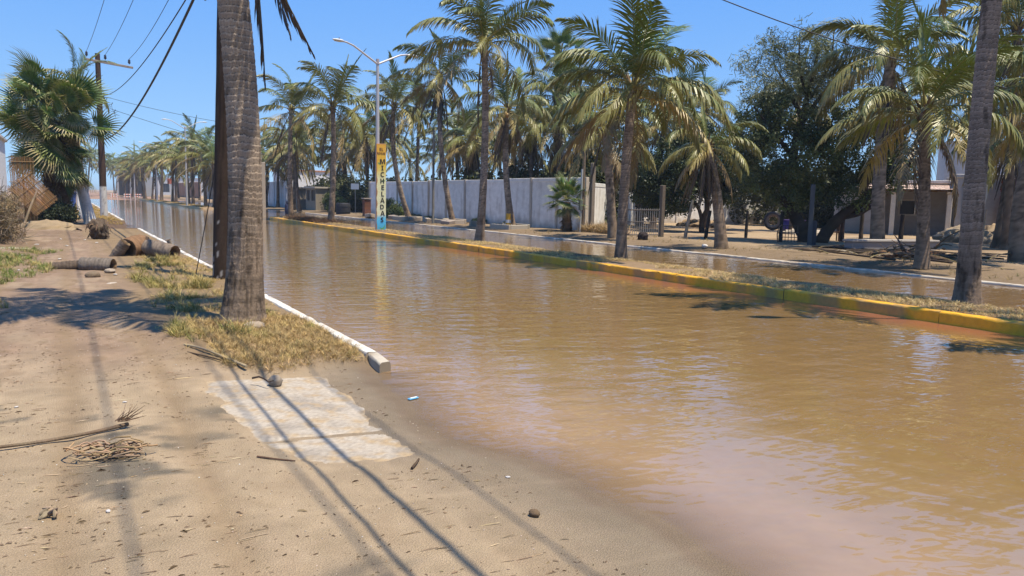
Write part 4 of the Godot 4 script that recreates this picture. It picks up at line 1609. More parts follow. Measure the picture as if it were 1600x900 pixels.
# ---------------------------------------------------------------- palms and trees
func build_palms() -> void:
	var grey := Color(.235, .19, .15)
	# foreground
	palm("coconut_palm", "thick leaning palm trunk in the foreground beside the dark wooden pole", Vector3(1.80, .08, -9.45), Vector3(1.37, 6.7, -9.55), {bow = Vector3(.236, 0, .0), r0 = .205, r1 = .16, flare = .095, ring = .078, step = .013, sides = 110, col = Color(.46, .37, .275), len = 2.5, mix = [2, 6, 6, 3, 0, 0], seed = 2, wind = .1})
	var near := get_node("coconut_palm")
	for k in 3:
		part("dead_frond", FR.dead[[4, 3, 4][k]], M.frond, near, Transform3D((Basis(Vector3.UP, [-.2, .1, -.7][k]) * Basis(Vector3(1, 0, 0), [.4, -.5, .9][k])).scaled(Vector3.ONE * [2.0, 1.55, 1.75][k]), Vector3(.12, 4.85 - .15 * k, .12)))
	# the median
	palm("coconut_palm", "small wind-blown palm nearest the far end of the median", Vector3(12.35, .14, -48.57), Vector3(12.43, 6.9, -48.55), {bow = Vector3(-.1, 0, .1), r0 = .17, r1 = .12, len = 3.1, mix = [2, 6, 5, 3, 3, 2], seed = 11, wind = .42})
	palm("coconut_palm", "wind-blown median palm second from the far end, close left of the street lamp", Vector3(12.64, .14, -41.2), Vector3(12.78, 6.5, -41.15), {bow = Vector3(.1, 0, 0), r0 = .175, r1 = .12, len = 3.2, mix = [2, 6, 5, 4, 3, 1], seed = 12, wind = .42})
	palm("coconut_palm", "tall slender median palm standing before the long white wall", Vector3(12.36, .14, -23.2), Vector3(12.42, 6.85, -23.2), {bow = Vector3(.16, 0, -.05), r0 = .14, r1 = .108, ring = .09, step = .03, sides = 20, len = 2.75, mix = [2, 5, 7, 5, 2, 2], seed = 13, wind = .25})
	palm("coconut_palm", "full-crowned median palm with yellowing fronds in the middle of the picture", Vector3(12.58, .14, -15.66), Vector3(12.72, 4.62, -15.6), {bow = Vector3(-.05, 0, 0), r0 = .135, r1 = .115, ring = .075, step = .022, sides = 24, len = 2.6, mix = [2, 7, 9, 9, 4, 0], seed = 14, wind = .16})
	palm("coconut_palm", "bare curving median trunk at the right edge, crown above the picture", Vector3(12.72, .14, -6.8), Vector3(12.92, 7.6, -6.9), {bow = Vector3(-.11, 0, 0), r0 = .17, r1 = .13, ring = .07, step = .015, sides = 60, col = Color(.40, .325, .255), len = 3.0, mix = [2, 5, 6, 5, 3, 0], seed = 15, wind = .2})
	palm("coconut_palm", "median palm out of view on the right, throwing shadow on the kerb", Vector3(12.6, .14, -1.2), Vector3(12.5, 6.6, -1.4), {len = 3.0, seed = 16})
	# far pavement
	palm("coconut_palm", "leaning palm on a low planter at the left end of the long white wall", Vector3(19.86, .1, -47.2), Vector3(18.9, 7.6, -47.6), {bow = Vector3(-.5, 0, 0), r0 = .19, r1 = .13, len = 3.3, mix = [2, 6, 5, 5, 3, 5], seed = 21, wind = .35})
	palm("coconut_palm", "leaning palm with black hanging dead fronds, tallest along the white wall", Vector3(20.35, .1, -41.6), Vector3(19.55, 8.9, -42.0), {bow = Vector3(-.35, 0, 0), r0 = .18, r1 = .12, len = 3.3, mix = [1, 4, 6, 6, 5, 15], seed = 22, wind = .35})
	palm("coconut_palm", "leaning palm with coconuts and shaggy skirt above the banded post", Vector3(20.2, .1, -34.2), Vector3(19.85, 6.3, -34.4), {bow = Vector3(-.25, 0, 0), r0 = .19, r1 = .13, len = 2.9, mix = [2, 4, 6, 6, 5, 15], nuts = 6, seed = 23, wind = .2})
	palm("coconut_palm", "shaded palm standing right of the timber pole at the water's edge", Vector3(19.79, .1, -25.2), Vector3(19.45, 4.7, -25.5), {r0 = .2, r1 = .16, len = 2.9, mix = [1, 4, 5, 6, 5, 3], nuts = 4, seed = 24, wind = .1})
	palm("coconut_palm", "short ragged palm leaning left before the dark spreading shrub tree", Vector3(19.64, .1, -18.94), Vector3(19.17, 3.7, -19.4), {bow = Vector3(.12, 0, 0), r0 = .21, r1 = .15, len = 2.0, mix = [1, 3, 4, 5, 5, 16], seed = 25, wind = .15, ring = .09, step = .04, sides = 18})
	palm("coconut_palm", "broad-crowned palm with two pale green coconuts in front of the tiled porch", Vector3(19.36, .1, -11.58), Vector3(19.23, 4.2, -11.78), {bow = Vector3(.05, 0, 0), r0 = .165, r1 = .13, ring = .08, step = .03, sides = 22, len = 2.75, mix = [2, 5, 6, 6, 6, 3], nuts = 4, seed = 26, wind = .12})
	palm("coconut_palm", "taller palm behind the broad-crowned one, its dark crown against the sky", Vector3(26.3, .1, -17.5), Vector3(26.3, 7.1, -17.55), {bow = Vector3(-.2, 0, 0), r0 = .26, r1 = .18, len = 3.5, mix = [2, 7, 6, 5, 4, 6], seed = 27, wind = .05})
	palm("coconut_palm", "leaning palm in the yard at the right edge, crown cut by the picture", Vector3(24.46, .1, -11.7), Vector3(24.75, 5.3, -11.2), {bow = Vector3(-.1, 0, -.3), r0 = .24, r1 = .17, len = 3.0, mix = [2, 6, 6, 6, 5, 6], nuts = 3, seed = 28, wind = .05})
	# in the yards behind
	var back := [
		["palm behind the pale blue wall, first left of the two wind-blown median palms", 17.5, 6.3, -68.0, 3.4, [1, 5, 6, 6, 3, 4]],
		["lowest palm in the gap beside the concrete post", 20.5, 5.0, -86.0, 3.4, [1, 5, 6, 5, 3, 2]],
		["palm crowded behind the two wind-blown median palms", 22.6, 7.0, -72.9, 3.6, [1, 5, 6, 6, 4, 3]],
		["palm with a long black skirt of dead fronds just left of the street lamp", 22.8, 6.9, -64.2, 3.6, [1, 4, 6, 6, 5, 16]],
		["tall palm behind the left end of the white wall", 26.3, 9.0, -60.5, 3.6, [1, 5, 6, 6, 4, 5]],
		["palm just right of the sign pole, deeper in the grove", 27.8, 7.2, -72.8, 3.6, [1, 5, 6, 6, 4, 3]],
		["palm with black dead fronds hanging over the middle of the white wall", 26.2, 6.4, -42.2, 3.2, [1, 4, 5, 5, 5, 16]],
		["tall palm behind the full-crowned median palm's left side", 27.6, 8.4, -41.7, 3.3, [1, 5, 6, 6, 4, 4]],
		["palm behind the small fan palm and timber pole", 27.2, 6.3, -38.3, 3.1, [1, 4, 6, 6, 5, 6]],
		["palm behind the sunlit wall right of the full-crowned median palm", 31.5, 7.0, -38.6, 3.2, [1, 5, 6, 6, 4, 5]],
		["pale-fronded palm high behind the ragged short palm", 39.0, 9.0, -42.9, 3.4, [1, 5, 6, 6, 4, 3]],
		["far palm seen low between the lamp and the tall slender palm", 34.8, 6.2, -74.2, 3.4, [1, 5, 6, 5, 3, 2]],
		["far palm seen low right of the tall slender palm", 36.9, 6.0, -65.3, 3.4, [1, 5, 6, 5, 3, 2]],
		["palm behind the low house, mostly hidden by the big tree", 36.0, 7.6, -29.5, 3.2, [1, 5, 6, 6, 4, 5]],
		["dense dark palm behind the broad-crowned palm's right side", 35.0, 6.9, -18.9, 3.3, [1, 5, 7, 6, 5, 6]],
		["tall dark green palm in the top right corner", 31.5, 8.6, -15.9, 3.6, [2, 8, 7, 5, 3, 3]],
		["palm with hanging dead fronds beside the red wall", 33.0, 4.6, -16.4, 2.9, [1, 4, 6, 6, 5, 8]],
		["far palm low behind the long wall's left end", 35.6, 5.9, -84.8, 3.4, [1, 5, 6, 5, 3, 2]],
		["far palm low behind the gatehouse stubs", 24.2, 5.8, -95.0, 3.4, [1, 5, 6, 5, 3, 2]],
		["far palm behind the shrubs left of the sign", 28.6, 5.4, -87.4, 3.4, [1, 5, 6, 5, 3, 2]],
		["low palm behind the return of the sunlit wall", 30.6, 4.9, -36.9, 2.9, [1, 4, 6, 6, 5, 4]],
		["palm filling the grove behind the white wall, left of its middle", 25.5, 6.6, -52.0, 3.3, [1, 4, 6, 6, 5, 9]],
		["shaggy palm behind the wall between the two leaning palms", 24.6, 5.6, -47.0, 3.2, [1, 4, 5, 6, 6, 12]],
		["dark palm behind the wall just right of the tall slender palm", 25.6, 6.0, -38.0, 3.1, [1, 4, 6, 6, 6, 12]],
		["palm of the grove low behind the shaggy-skirted palm with coconuts", 29.5, 5.4, -50.0, 3.3, [1, 4, 6, 6, 5, 6]],
		["palm of the grove behind the leftmost leaning palm", 25.0, 6.8, -67.5, 3.4, [1, 4, 6, 6, 5, 9]],
		["palm of the grove behind the sign's upper part", 24.2, 5.6, -74.5, 3.4, [1, 4, 6, 6, 5, 9]],
		["palm rising over the dark shrub tree", 33.8, 7.2, -34.5, 3.2, [1, 5, 6, 6, 5, 6]],
		["palm between the full-crowned palm and the ragged short palm, deep in the grove", 29.8, 6.3, -33.6, 3.0, [1, 4, 6, 6, 6, 8]],
		["palm of the grove behind the gatehouse, upper left", 19.8, 6.2, -76.0, 3.5, [1, 5, 6, 6, 4, 6]],
		["palm of the grove above the pale blue wall", 22.0, 6.4, -84.0, 3.5, [1, 5, 6, 6, 4, 6]],
		["dense palm behind the tiled roof, right of the big tree", 43.5, 7.4, -28.8, 3.4, [1, 5, 7, 7, 5, 6]],
		["palm at the far right behind the leaning yard palm", 36.8, 6.6, -15.0, 3.3, [1, 5, 7, 7, 5, 6]],
		["far palm at the left edge of the grove beside the dark pole", 21.5, 7.0, -98.0, 3.4, [1, 5, 6, 5, 3, 2]],
	]
	var k := 0
	for b in back:
		k += 1
		R.seed = 900 + k
		var lean := rr(-.7, .5)
		palm("coconut_palm", b[0], Vector3(b[1] - lean, .08, b[3] + rr(-.4, .4)), Vector3(b[1], b[2], b[3]), {r0 = .17, r1 = .12, step = .14, ring = .25, sides = 9, len = b[4], mix = b[5], seed = 100 + k, wind = .2, flare = .08, col = Color(.20, .165, .13), group = "palms in the grove behind the wall"})
	# the row down the road
	for j in 26:
		R.seed = 700 + j
		var z := -79.0 - j * 4.6 + rr(-1, 1)
		var x := 12.3 + rr(-.4, .4)
		if j % 3 == 2:
			x = 20.2 + rr(-.8, .8)
		var h := rr(5.0, 7.4) * (1.0 if j > 2 else .75)
		palm("coconut_palm", "palm of the distant row lining the far stretch of the flooded road", Vector3(x, .1, z), Vector3(x + rr(-.5, .5), h, z), {r0 = .18, r1 = .13, step = .4, ring = .5, sides = 7, len = rr(3.0, 3.8), mix = [1, 4, 5, 4, 3, 2], seed = 200 + j, wind = .38, group = "distant row of palms", col = Color(.22, .18, .145)})
	for j in 9:
		R.seed = 760 + j
		var z := -190.0 - j * 14.0
		palm("coconut_palm", "tiny palm at the vanishing end of the road", Vector3(3.0 + j * 2.2 + rr(-1.5, 1.5), .1, z), Vector3(3.4 + j * 2.2, rr(7, 10), z), {r0 = .2, r1 = .15, step = .6, ring = .6, sides = 6, len = 4.2, mix = [1, 4, 5, 4, 2, 2], seed = 260 + j, wind = .38, group = "palms at the vanishing end of the road"})
	# left
	palm("coconut_palm", "curved palm with white painted foot, its crown behind the fan palm", Vector3(1.02, .08, -39.8), Vector3(.55, 6.7, -40.4), {bow = Vector3(-.25, 0, 0), r0 = .25, r1 = .17, ring = .12, step = .05, sides = 18, len = 1.9, mix = [1, 3, 2, 2, 4, 3], seed = 31, wind = .5, painted = 2.15})
	for j in 5:
		R.seed = 780 + j
		var z := -66.0 - j * 17.0
		palm("coconut_palm", ["first", "second", "third", "fourth", "last"][j] + " palm of the row on the left side, beyond the fan palm", Vector3(-.4 + rr(-.5, .5), .1, z), Vector3(-.6, rr(5, 7), z), {r0 = .2, r1 = .14, step = .3, ring = .3, sides = 8, len = 3.0, mix = [1, 4, 5, 4, 3, 3], seed = 280 + j, wind = .3, painted = 1.6})

	# fan palms
	R.seed = 333
	var t := thing("fan_palm", "big storm-battered fan palm leaning over the reed screens on the left", "palm tree", Vector3(-.35, .05, -38.9))
	var g := make_trunk(Vector3(.1, 4.2, .0), Vector3(.3, 0, 0), .34, .28, .15, .2, .06, 16, Color(.13, .085, .055), 41)
	part("trunk", g, M.bark, t)
	for q in 70:
		fan_leaf(t, "dead", Vector3(.1 + rr(-.25, .25), rr(.7, 4.2), rr(-.25, .25)), rr(0, TAU), rr(-1.5, -1.1), rr(-.5, .5), rr(1.3, 1.9))
	var hub := Vector3(-.15, 4.75, 0)
	for q in 92:
		var a := q * 2.399
		var el := lerpf(1.25, -1.15, pow(q / 92.0, .8)) + rr(-.2, .2)
		# the storm has laid the crown over to the right
		fan_leaf(t, "green" if q < 60 or R.randf() < .4 else "old", hub + Vector3(rr(-.6, .8), rr(-1.3, .9), rr(-.7, .7)), a, el, rr(-1.2, 1.2) - .3, rr(1.5, 2.6))
	for q in 26:
		fan_leaf(t, "green" if q % 3 else "old", Vector3(rr(-.1, .7), rr(2.4, 3.8), rr(.1, .6)), rr(-1.2, .4), rr(-1.2, -.3), rr(-.7, .7), rr(1.2, 1.7))
	for q in 10:
		fan_leaf(t, "old", Vector3(rr(-.4, .3), rr(.8, 1.3), rr(.2, .5)), rr(-1.6, -.2), rr(-1.3, -.8), rr(-.5, .5), rr(.8, 1.1))
	R.seed = 334
	t = thing("fan_palm", "small bright green fan palm against the end of the white wall", "palm tree", Vector3(21.45, .06, -31.0))
	g = make_trunk(Vector3(-.08, 1.5, 0), Vector3.ZERO, .22, .2, .06, .12, .05, 14, Color(.15, .10, .065), 42)
	part("trunk", g, M.bark, t)
	for q in 22:
		fan_leaf(t, "dead", Vector3(-.05, rr(.75, 1.5), 0), rr(0, TAU), rr(-1.5, -1.15), rr(-.4, .4), rr(.7, 1.0))
	for q in 26:
		fan_leaf(t, "green" if q < 22 else "old", Vector3(-.08, 1.6, 0), q * 2.399, lerpf(1.4, -.75, q / 25.0) + rr(-.12, .12), rr(-.5, .5), rr(1.2, 1.6))
	for b in [["tall fan palm standing high behind the grove, left of the full-crowned palm", Vector3(33.4, .05, -49.8), 12.6, 2.6], ["pale fan palm behind the middle of the long white wall", Vector3(28.4, .05, -55.1), 6.3, 2.6], ["fan palm in the grove right of the timber pole", Vector3(31.2, .05, -44.0), 9.2, 2.2]]:
		R.seed = int(b[1].x * 100)
		t = thing("fan_palm", b[0], "palm tree", b[1])
		part("trunk", make_trunk(Vector3(0, b[2], 0), Vector3.ZERO, .24, .18, .1, .3, .15, 10, Color(.17, .12, .085), 43), M.bark, t)
		for q in 26:
			fan_leaf(t, "dead", Vector3(0, b[2] - rr(0, 2.2), 0), rr(0, TAU), rr(-1.5, -.9), rr(-.4, .4), b[3] * .6)
		for q in 24:
			fan_leaf(t, "green" if q < 15 else "old", Vector3(0, b[2] + .1, 0), q * 2.399, lerpf(1.4, -.7, q / 23.0), rr(-.4, .4), b[3] * rr(.85, 1.1))


func build_trees() -> void:
	R.seed = 71
	# big tree in the yard: local x runs to the right as seen, z towards the road
	var t := thing("shade_tree", "big dark tree with forked trunk in the yard, airy top against the sky", "tree", Vector3(26.6, .06, -21.2), deg_to_rad(-46.0))
	var g := Geo.new()
	var bark := Color(.10, .075, .055)
	limb(g, [Vector3(.3, -.1, 0), Vector3(.05, .5, 0), Vector3(-.35, 1.2, 0), Vector3(-.75, 1.75, .1), Vector3(-1.15, 1.95, .15)], .34, .16, bark, 12)
	limb(g, [Vector3(-.35, 1.2, 0), Vector3(-.55, 2.2, -.2), Vector3(-.5, 3.6, -.3), Vector3(-.25, 5.2, -.3), Vector3(.0, 6.6, -.2), Vector3(.2, 8.0, -.1)], .24, .05, bark, 10)
	limb(g, [Vector3(-.25, 5.2, -.3), Vector3(-.9, 6.4, -.1), Vector3(-1.5, 7.3, .2)], .11, .03, bark)
	limb(g, [Vector3(-.3, 5.0, -.3), Vector3(.5, 6.2, -.2), Vector3(1.3, 7.4, -.3)], .11, .03, bark)
	limb(g, [Vector3(-.5, 3.6, -.3), Vector3(-1.4, 4.6, .4), Vector3(-2.2, 5.6, .5)], .12, .03, bark)
	limb(g, [Vector3(-.1, 6.0, -.3), Vector3(-.5, 7.2, .1), Vector3(-.6, 8.6, .3)], .07, .02, bark)
	limb(g, [Vector3(.0, 6.0, -.3), Vector3(.6, 7.2, .3), Vector3(.7, 8.7, .2)], .07, .02, bark)
	part("trunk", g, M.bark, t)
	g = Geo.new()
	limb(g, [Vector3(.75, -.1, .1), Vector3(.95, .5, .1), Vector3(1.5, 1.2, .1), Vector3(2.2, 1.75, .0), Vector3(3.0, 2.6, -.2), Vector3(3.8, 3.6, -.3)], .27, .10, bark, 12)
	limb(g, [Vector3(1.5, 1.15, .1), Vector3(2.1, 1.3, .2), Vector3(2.6, 1.62, .3), Vector3(2.9, 1.62, .3)], .12, .07, bark, 8)
	limb(g, [Vector3(2.2, 1.35, .2), Vector3(2.5, 1.75, .35), Vector3(2.75, 2.1, .3)], .07, .05, bark, 7)
	limb(g, [Vector3(2.2, 1.75, 0), Vector3(2.3, 2.6, .5), Vector3(2.0, 3.4, .8)], .1, .03, bark, 7)
	part("side_trunk", g, M.bark, t)
	var lo := Color(.04, .06, .021)
	var hi := Color(.15, .17, .055)
	crown("crown", t, [[-1.7, 4.9, 0, 1.3], [-.3, 5.0, -.2, 1.6], [1.2, 4.7, 0, 1.4], [-.9, 3.5, .2, 1.7], [.7, 3.3, 0, 1.7], [-2.0, 3.0, 0, 1.2], [2.2, 3.9, -.2, 1.5], [2.7, 5.2, -.4, 1.2], [1.5, 2.25, .2, 1.0], [-.7, 2.2, .2, 1.0], [3.1, 3.3, 0, 1.1], [-2.3, 4.1, .4, 1.0]], 80.0, CLUMP, .60, lo, hi)
	crown("airy_top", t, [[-1.75, 7.2, 0, 1.25], [-.5, 7.5, 0, 1.4], [.7, 7.6, -.2, 1.2], [1.3, 6.9, -.2, 1.0], [-2.1, 6.1, .3, .95], [-.8, 6.5, 0, 1.5], [.5, 6.6, .3, 1.2]], 30.0, CLUMPS, .9, Color(.12, .135, .06), Color(.22, .225, .115), 1.0, .6)
	crown("twigs", t, [[-.6, 7.4, 0, 1.8], [.8, 7.2, 0, 1.3], [-1.8, 6.6, .2, 1.1]], 22.0, CLUMP, .42, Color(.12, .135, .06), Color(.22, .22, .11), 1.0, .6)

	t = thing("shade_tree", "low dark spreading tree hanging over the fence beside the barred gate", "tree", Vector3(28.2, .06, -30.2), deg_to_rad(-46.0))
	g = Geo.new()
	limb(g, [Vector3(1.15, -.1, 0), Vector3(1.1, .7, 0), Vector3(1.35, 1.4, 0), Vector3(1.0, 2.4, 0), Vector3(.3, 3.4, 0)], .16, .07, bark, 9)
	limb(g, [Vector3(1.1, .7, 0), Vector3(.7, 1.6, .2), Vector3(-.6, 2.4, .3), Vector3(-1.6, 2.7, .3)], .11, .04, bark, 8)
	limb(g, [Vector3(1.35, 1.4, 0), Vector3(1.9, 2.2, -.1), Vector3(2.4, 3.0, 0)], .09, .03, bark, 8)
	part("trunk", g, M.bark, t)
	crown("crown", t, [[-1.0, 3.0, .2, 1.5], [.2, 3.6, 0, 1.8], [1.3, 3.4, 0, 1.6], [-1.7, 2.4, .4, 1.1], [-.2, 2.3, .6, 1.4], [2.2, 2.7, .2, 1.2], [-2.2, 3.1, .2, 1.0], [-.9, 1.6, .6, .8], [.6, 4.6, -.3, 1.3], [2.8, 3.4, -.2, 1.2]], 125.0, CLUMP, .62, Color(.022, .036, .014), Color(.055, .075, .024))

	# growth behind the long wall
	var sh := [
		["dense dark thicket behind the long wall, left of the tall slender palm", Vector3(26.0, .05, -57.0), 2.6],
		["olive thicket behind the long wall, right of the tall slender palm", Vector3(26.2, .05, -46.5), 2.7],
		["brown-green thicket behind the wall and small fan palm", Vector3(26.6, .05, -36.6), 2.9],
		["thicket at the left end of the long wall, behind the sign", Vector3(24.0, .05, -66.0), 2.4],
		["dark thicket behind the sunlit return wall", Vector3(32.5, .05, -42.6), 3.2],
		["tall thicket deep in the grove", Vector3(38.0, .05, -56.0), 3.6],
		["bushy growth behind the gatehouse stubs", Vector3(25.0, .05, -82.0), 3.0],
		["dark growth behind the low house and its roof", Vector3(45.0, .05, -38.0), 3.2],
		["green growth beside the upper grey house", Vector3(44.0, .05, -31.5), 3.4],
		["deep thicket in the shade at the middle of the grove", Vector3(35.0, .05, -48.5), 4.2],
	]
	var k := 0
	for s in sh:
		k += 1
		R.seed = 400 + k
		var bl := []
		for q in 7:
			bl.append([rr(-2.0, 2.0), rr(.8, s[2]), rr(-3.2, 3.2), rr(1.0, 1.6)])
		shrub(s[0], s[1], bl, Color(.03, .04, .017).lerp(Color(.06, .06, .03), k % 3 * .4), Color(.085, .095, .035), 34.0, 1.5)
	R.seed = 450
	shrub("green shrub before the left end of the long white wall", Vector3(19.95, .05, -50.4), [[0, .5, 0, .55], [.2, .8, -.7, .6], [-.1, .5, -1.3, .5], [.1, .4, .8, .4]], Color(.04, .06, .02), Color(.12, .15, .04), 200.0, .55)
	shrub("leafy shrub by the roadside left of the sign", Vector3(20.9, .05, -66.6), [[0, .7, 0, .8], [.3, 1.0, -1.0, .9], [-.2, .6, 1.0, .7], [.2, .7, -2.0, .7]], Color(.035, .055, .02), Color(.11, .14, .04), 130.0, .7)
	shrub("grey-green roadside bush behind the gatehouse stub", Vector3(22.6, .05, -70.5), [[0, 1.6, 0, 1.2], [.3, 2.4, -1.0, 1.2], [.2, 1.9, 1.4, 1.0]], Color(.06, .07, .03), Color(.13, .14, .06), 70.0, .9)
	# weeds along the foot of the long wall
	R.seed = 451
	for j in 7:
		var f := rr(.12, .95)
		var w := Vector3(20.2, .1, -56.5).lerp(Vector3(22.6, .1, -31.6), f)
		shrub("low green weeds at the foot of the long white wall", w, [[0, .08, 0, .14], [.05, .12, .25, .16], [.05, .1, -.25, .15]], Color(.05, .075, .025), Color(.11, .14, .045), 900.0, .26, "weeds along the wall")


# ---------------------------------------------------------------- the left side
func reed_screen(label: String, at: Vector3, turn: Basis, w: float, h: float, sd: int) -> void:
	R.seed = sd
	var t := thing("reed_screen", label, "screen", at)
	t.basis = turn
	var g := Geo.new()
	var cnt := int(w / .016)
	for k in cnt:
		var x := -w / 2 + w * k / cnt + rr(-.004, .004)
		var c := cj(Color(.36, .215, .10), .5)
		g.bar(Vector3(x, rr(-.06, .02), rr(-.012, .012)), Vector3(x + rr(-.02, .02), h + rr(-.05, .04), rr(-.012, .012)), rr(.006, .011), c, 3)
	part("reeds", g, M.straw, t).set_meta("kind", "stuff")
	for y in [.08, .36, .64, .93]:
		g = Geo.new()
		g.bar(Vector3(-w / 2 - .05, h * y, .025), Vector3(w / 2 + .05, h * y + rr(-.02, .02), .025), .014, Color(.40, .27, .14), 5)
		part("batten", g, M.wood, t)

func log_piece(called: String, label: String, at: Vector3, dir: Vector3, l: float, r: float, col: Color, sd: int, group := "") -> void:
	R.seed = sd
	var t := thing(called, label, "log", at, 0.0, group)
	dir = dir.normalized()
	var path := PackedVector3Array()
	var rows := 22
	var sides := 22
	var side := dir.cross(Vector3.UP).normalized()
	var up := side.cross(dir).normalized()
	var p := PackedVector3Array()
	var c := PackedColorArray()
	for k in rows:
		var u := float(k) / (rows - 1)
		for q in sides:
			var a := TAU * q / sides
			var n1 := NB.get_noise_3d(u * l * 4.0 + sd, cos(a) * 1.3, sin(a) * 1.3)
			var rk := r * (1.0 + .12 * n1 + .05 * sin(u * 50.0)) * (1.0 - .15 * absf(u - .5))
			p.append(dir * (u - .5) * l + (side * -cos(a) + up * sin(a)) * rk)
			var cc := col * (1.0 + .5 * NB.get_noise_3d(u * l * 7.0 + sd, cos(a) * 4.0, sin(a) * 4.0) + (.15 if int(u * 24.0) % 2 else -.1))
			cc.a = 1.0
			c.append(cc)
	var g := Geo.new()
	g.grid(rows, sides, p, c, true)
	part("bark", g, M.bark, t)
	for e in [0, 1]:
		g = Geo.new()
		var o: int = e * (rows - 1) * sides
		var ctr: Vector3 = dir * (e - .5) * l * (.95 if sd % 2 else .98)
		for q in sides:
			var x := p[o + q]
			var y := p[o + (q + 1) % sides]
			var cm := cj(Color(.36, .25, .15), .3)
			var cd := Color(.10, .065, .04)
			# a ragged hollow core
			var xi: Vector3 = ctr + (x - ctr) * .45 - dir * (e - .5) * .12
			var yi: Vector3 = ctr + (y - ctr) * .45 - dir * (e - .5) * .12
			if e == 0:
				g.quad(y, x, xi, yi, cm, cd)
				g.tri(yi, xi, ctr - dir * (e - .5) * .2, cd, cd)
			else:
				g.quad(x, y, yi, xi, cm, cd)
				g.tri(xi, yi, ctr - dir * (e - .5) * .2, cd, cd)
		part("cut_end", g, M.bark, t)

func stick(called: String, label: String, cat: String, pts: Array, r0: float, r1: float, col: Color) -> Node3D:
	var t := thing(called, label, cat, pts[0])
	var rel := []
	for p in pts:
		rel.append(p - pts[0])
	var g := Geo.new()
	limb(g, rel, r0, r1, col, 7)
	part("wood", g, M.wood, t)
	return t

func rock(called: String, label: String, cat: String, at: Vector3, rad: Vector3, col: Color, sd: int, rough := .12, rows := 12, cols := 16) -> void:
	var g := Geo.new()
	R.seed = sd
	lump(g, Vector3.ZERO, rad, rows, cols, col, rough, sd)
	var o := part(called, g, M.concrete, self)
	o.position = at
	o.rotation.y = sd * 1.3
	tag(o, label, cat)

func gy(x: float, z: float) -> float:
	return ground_h(x, z)

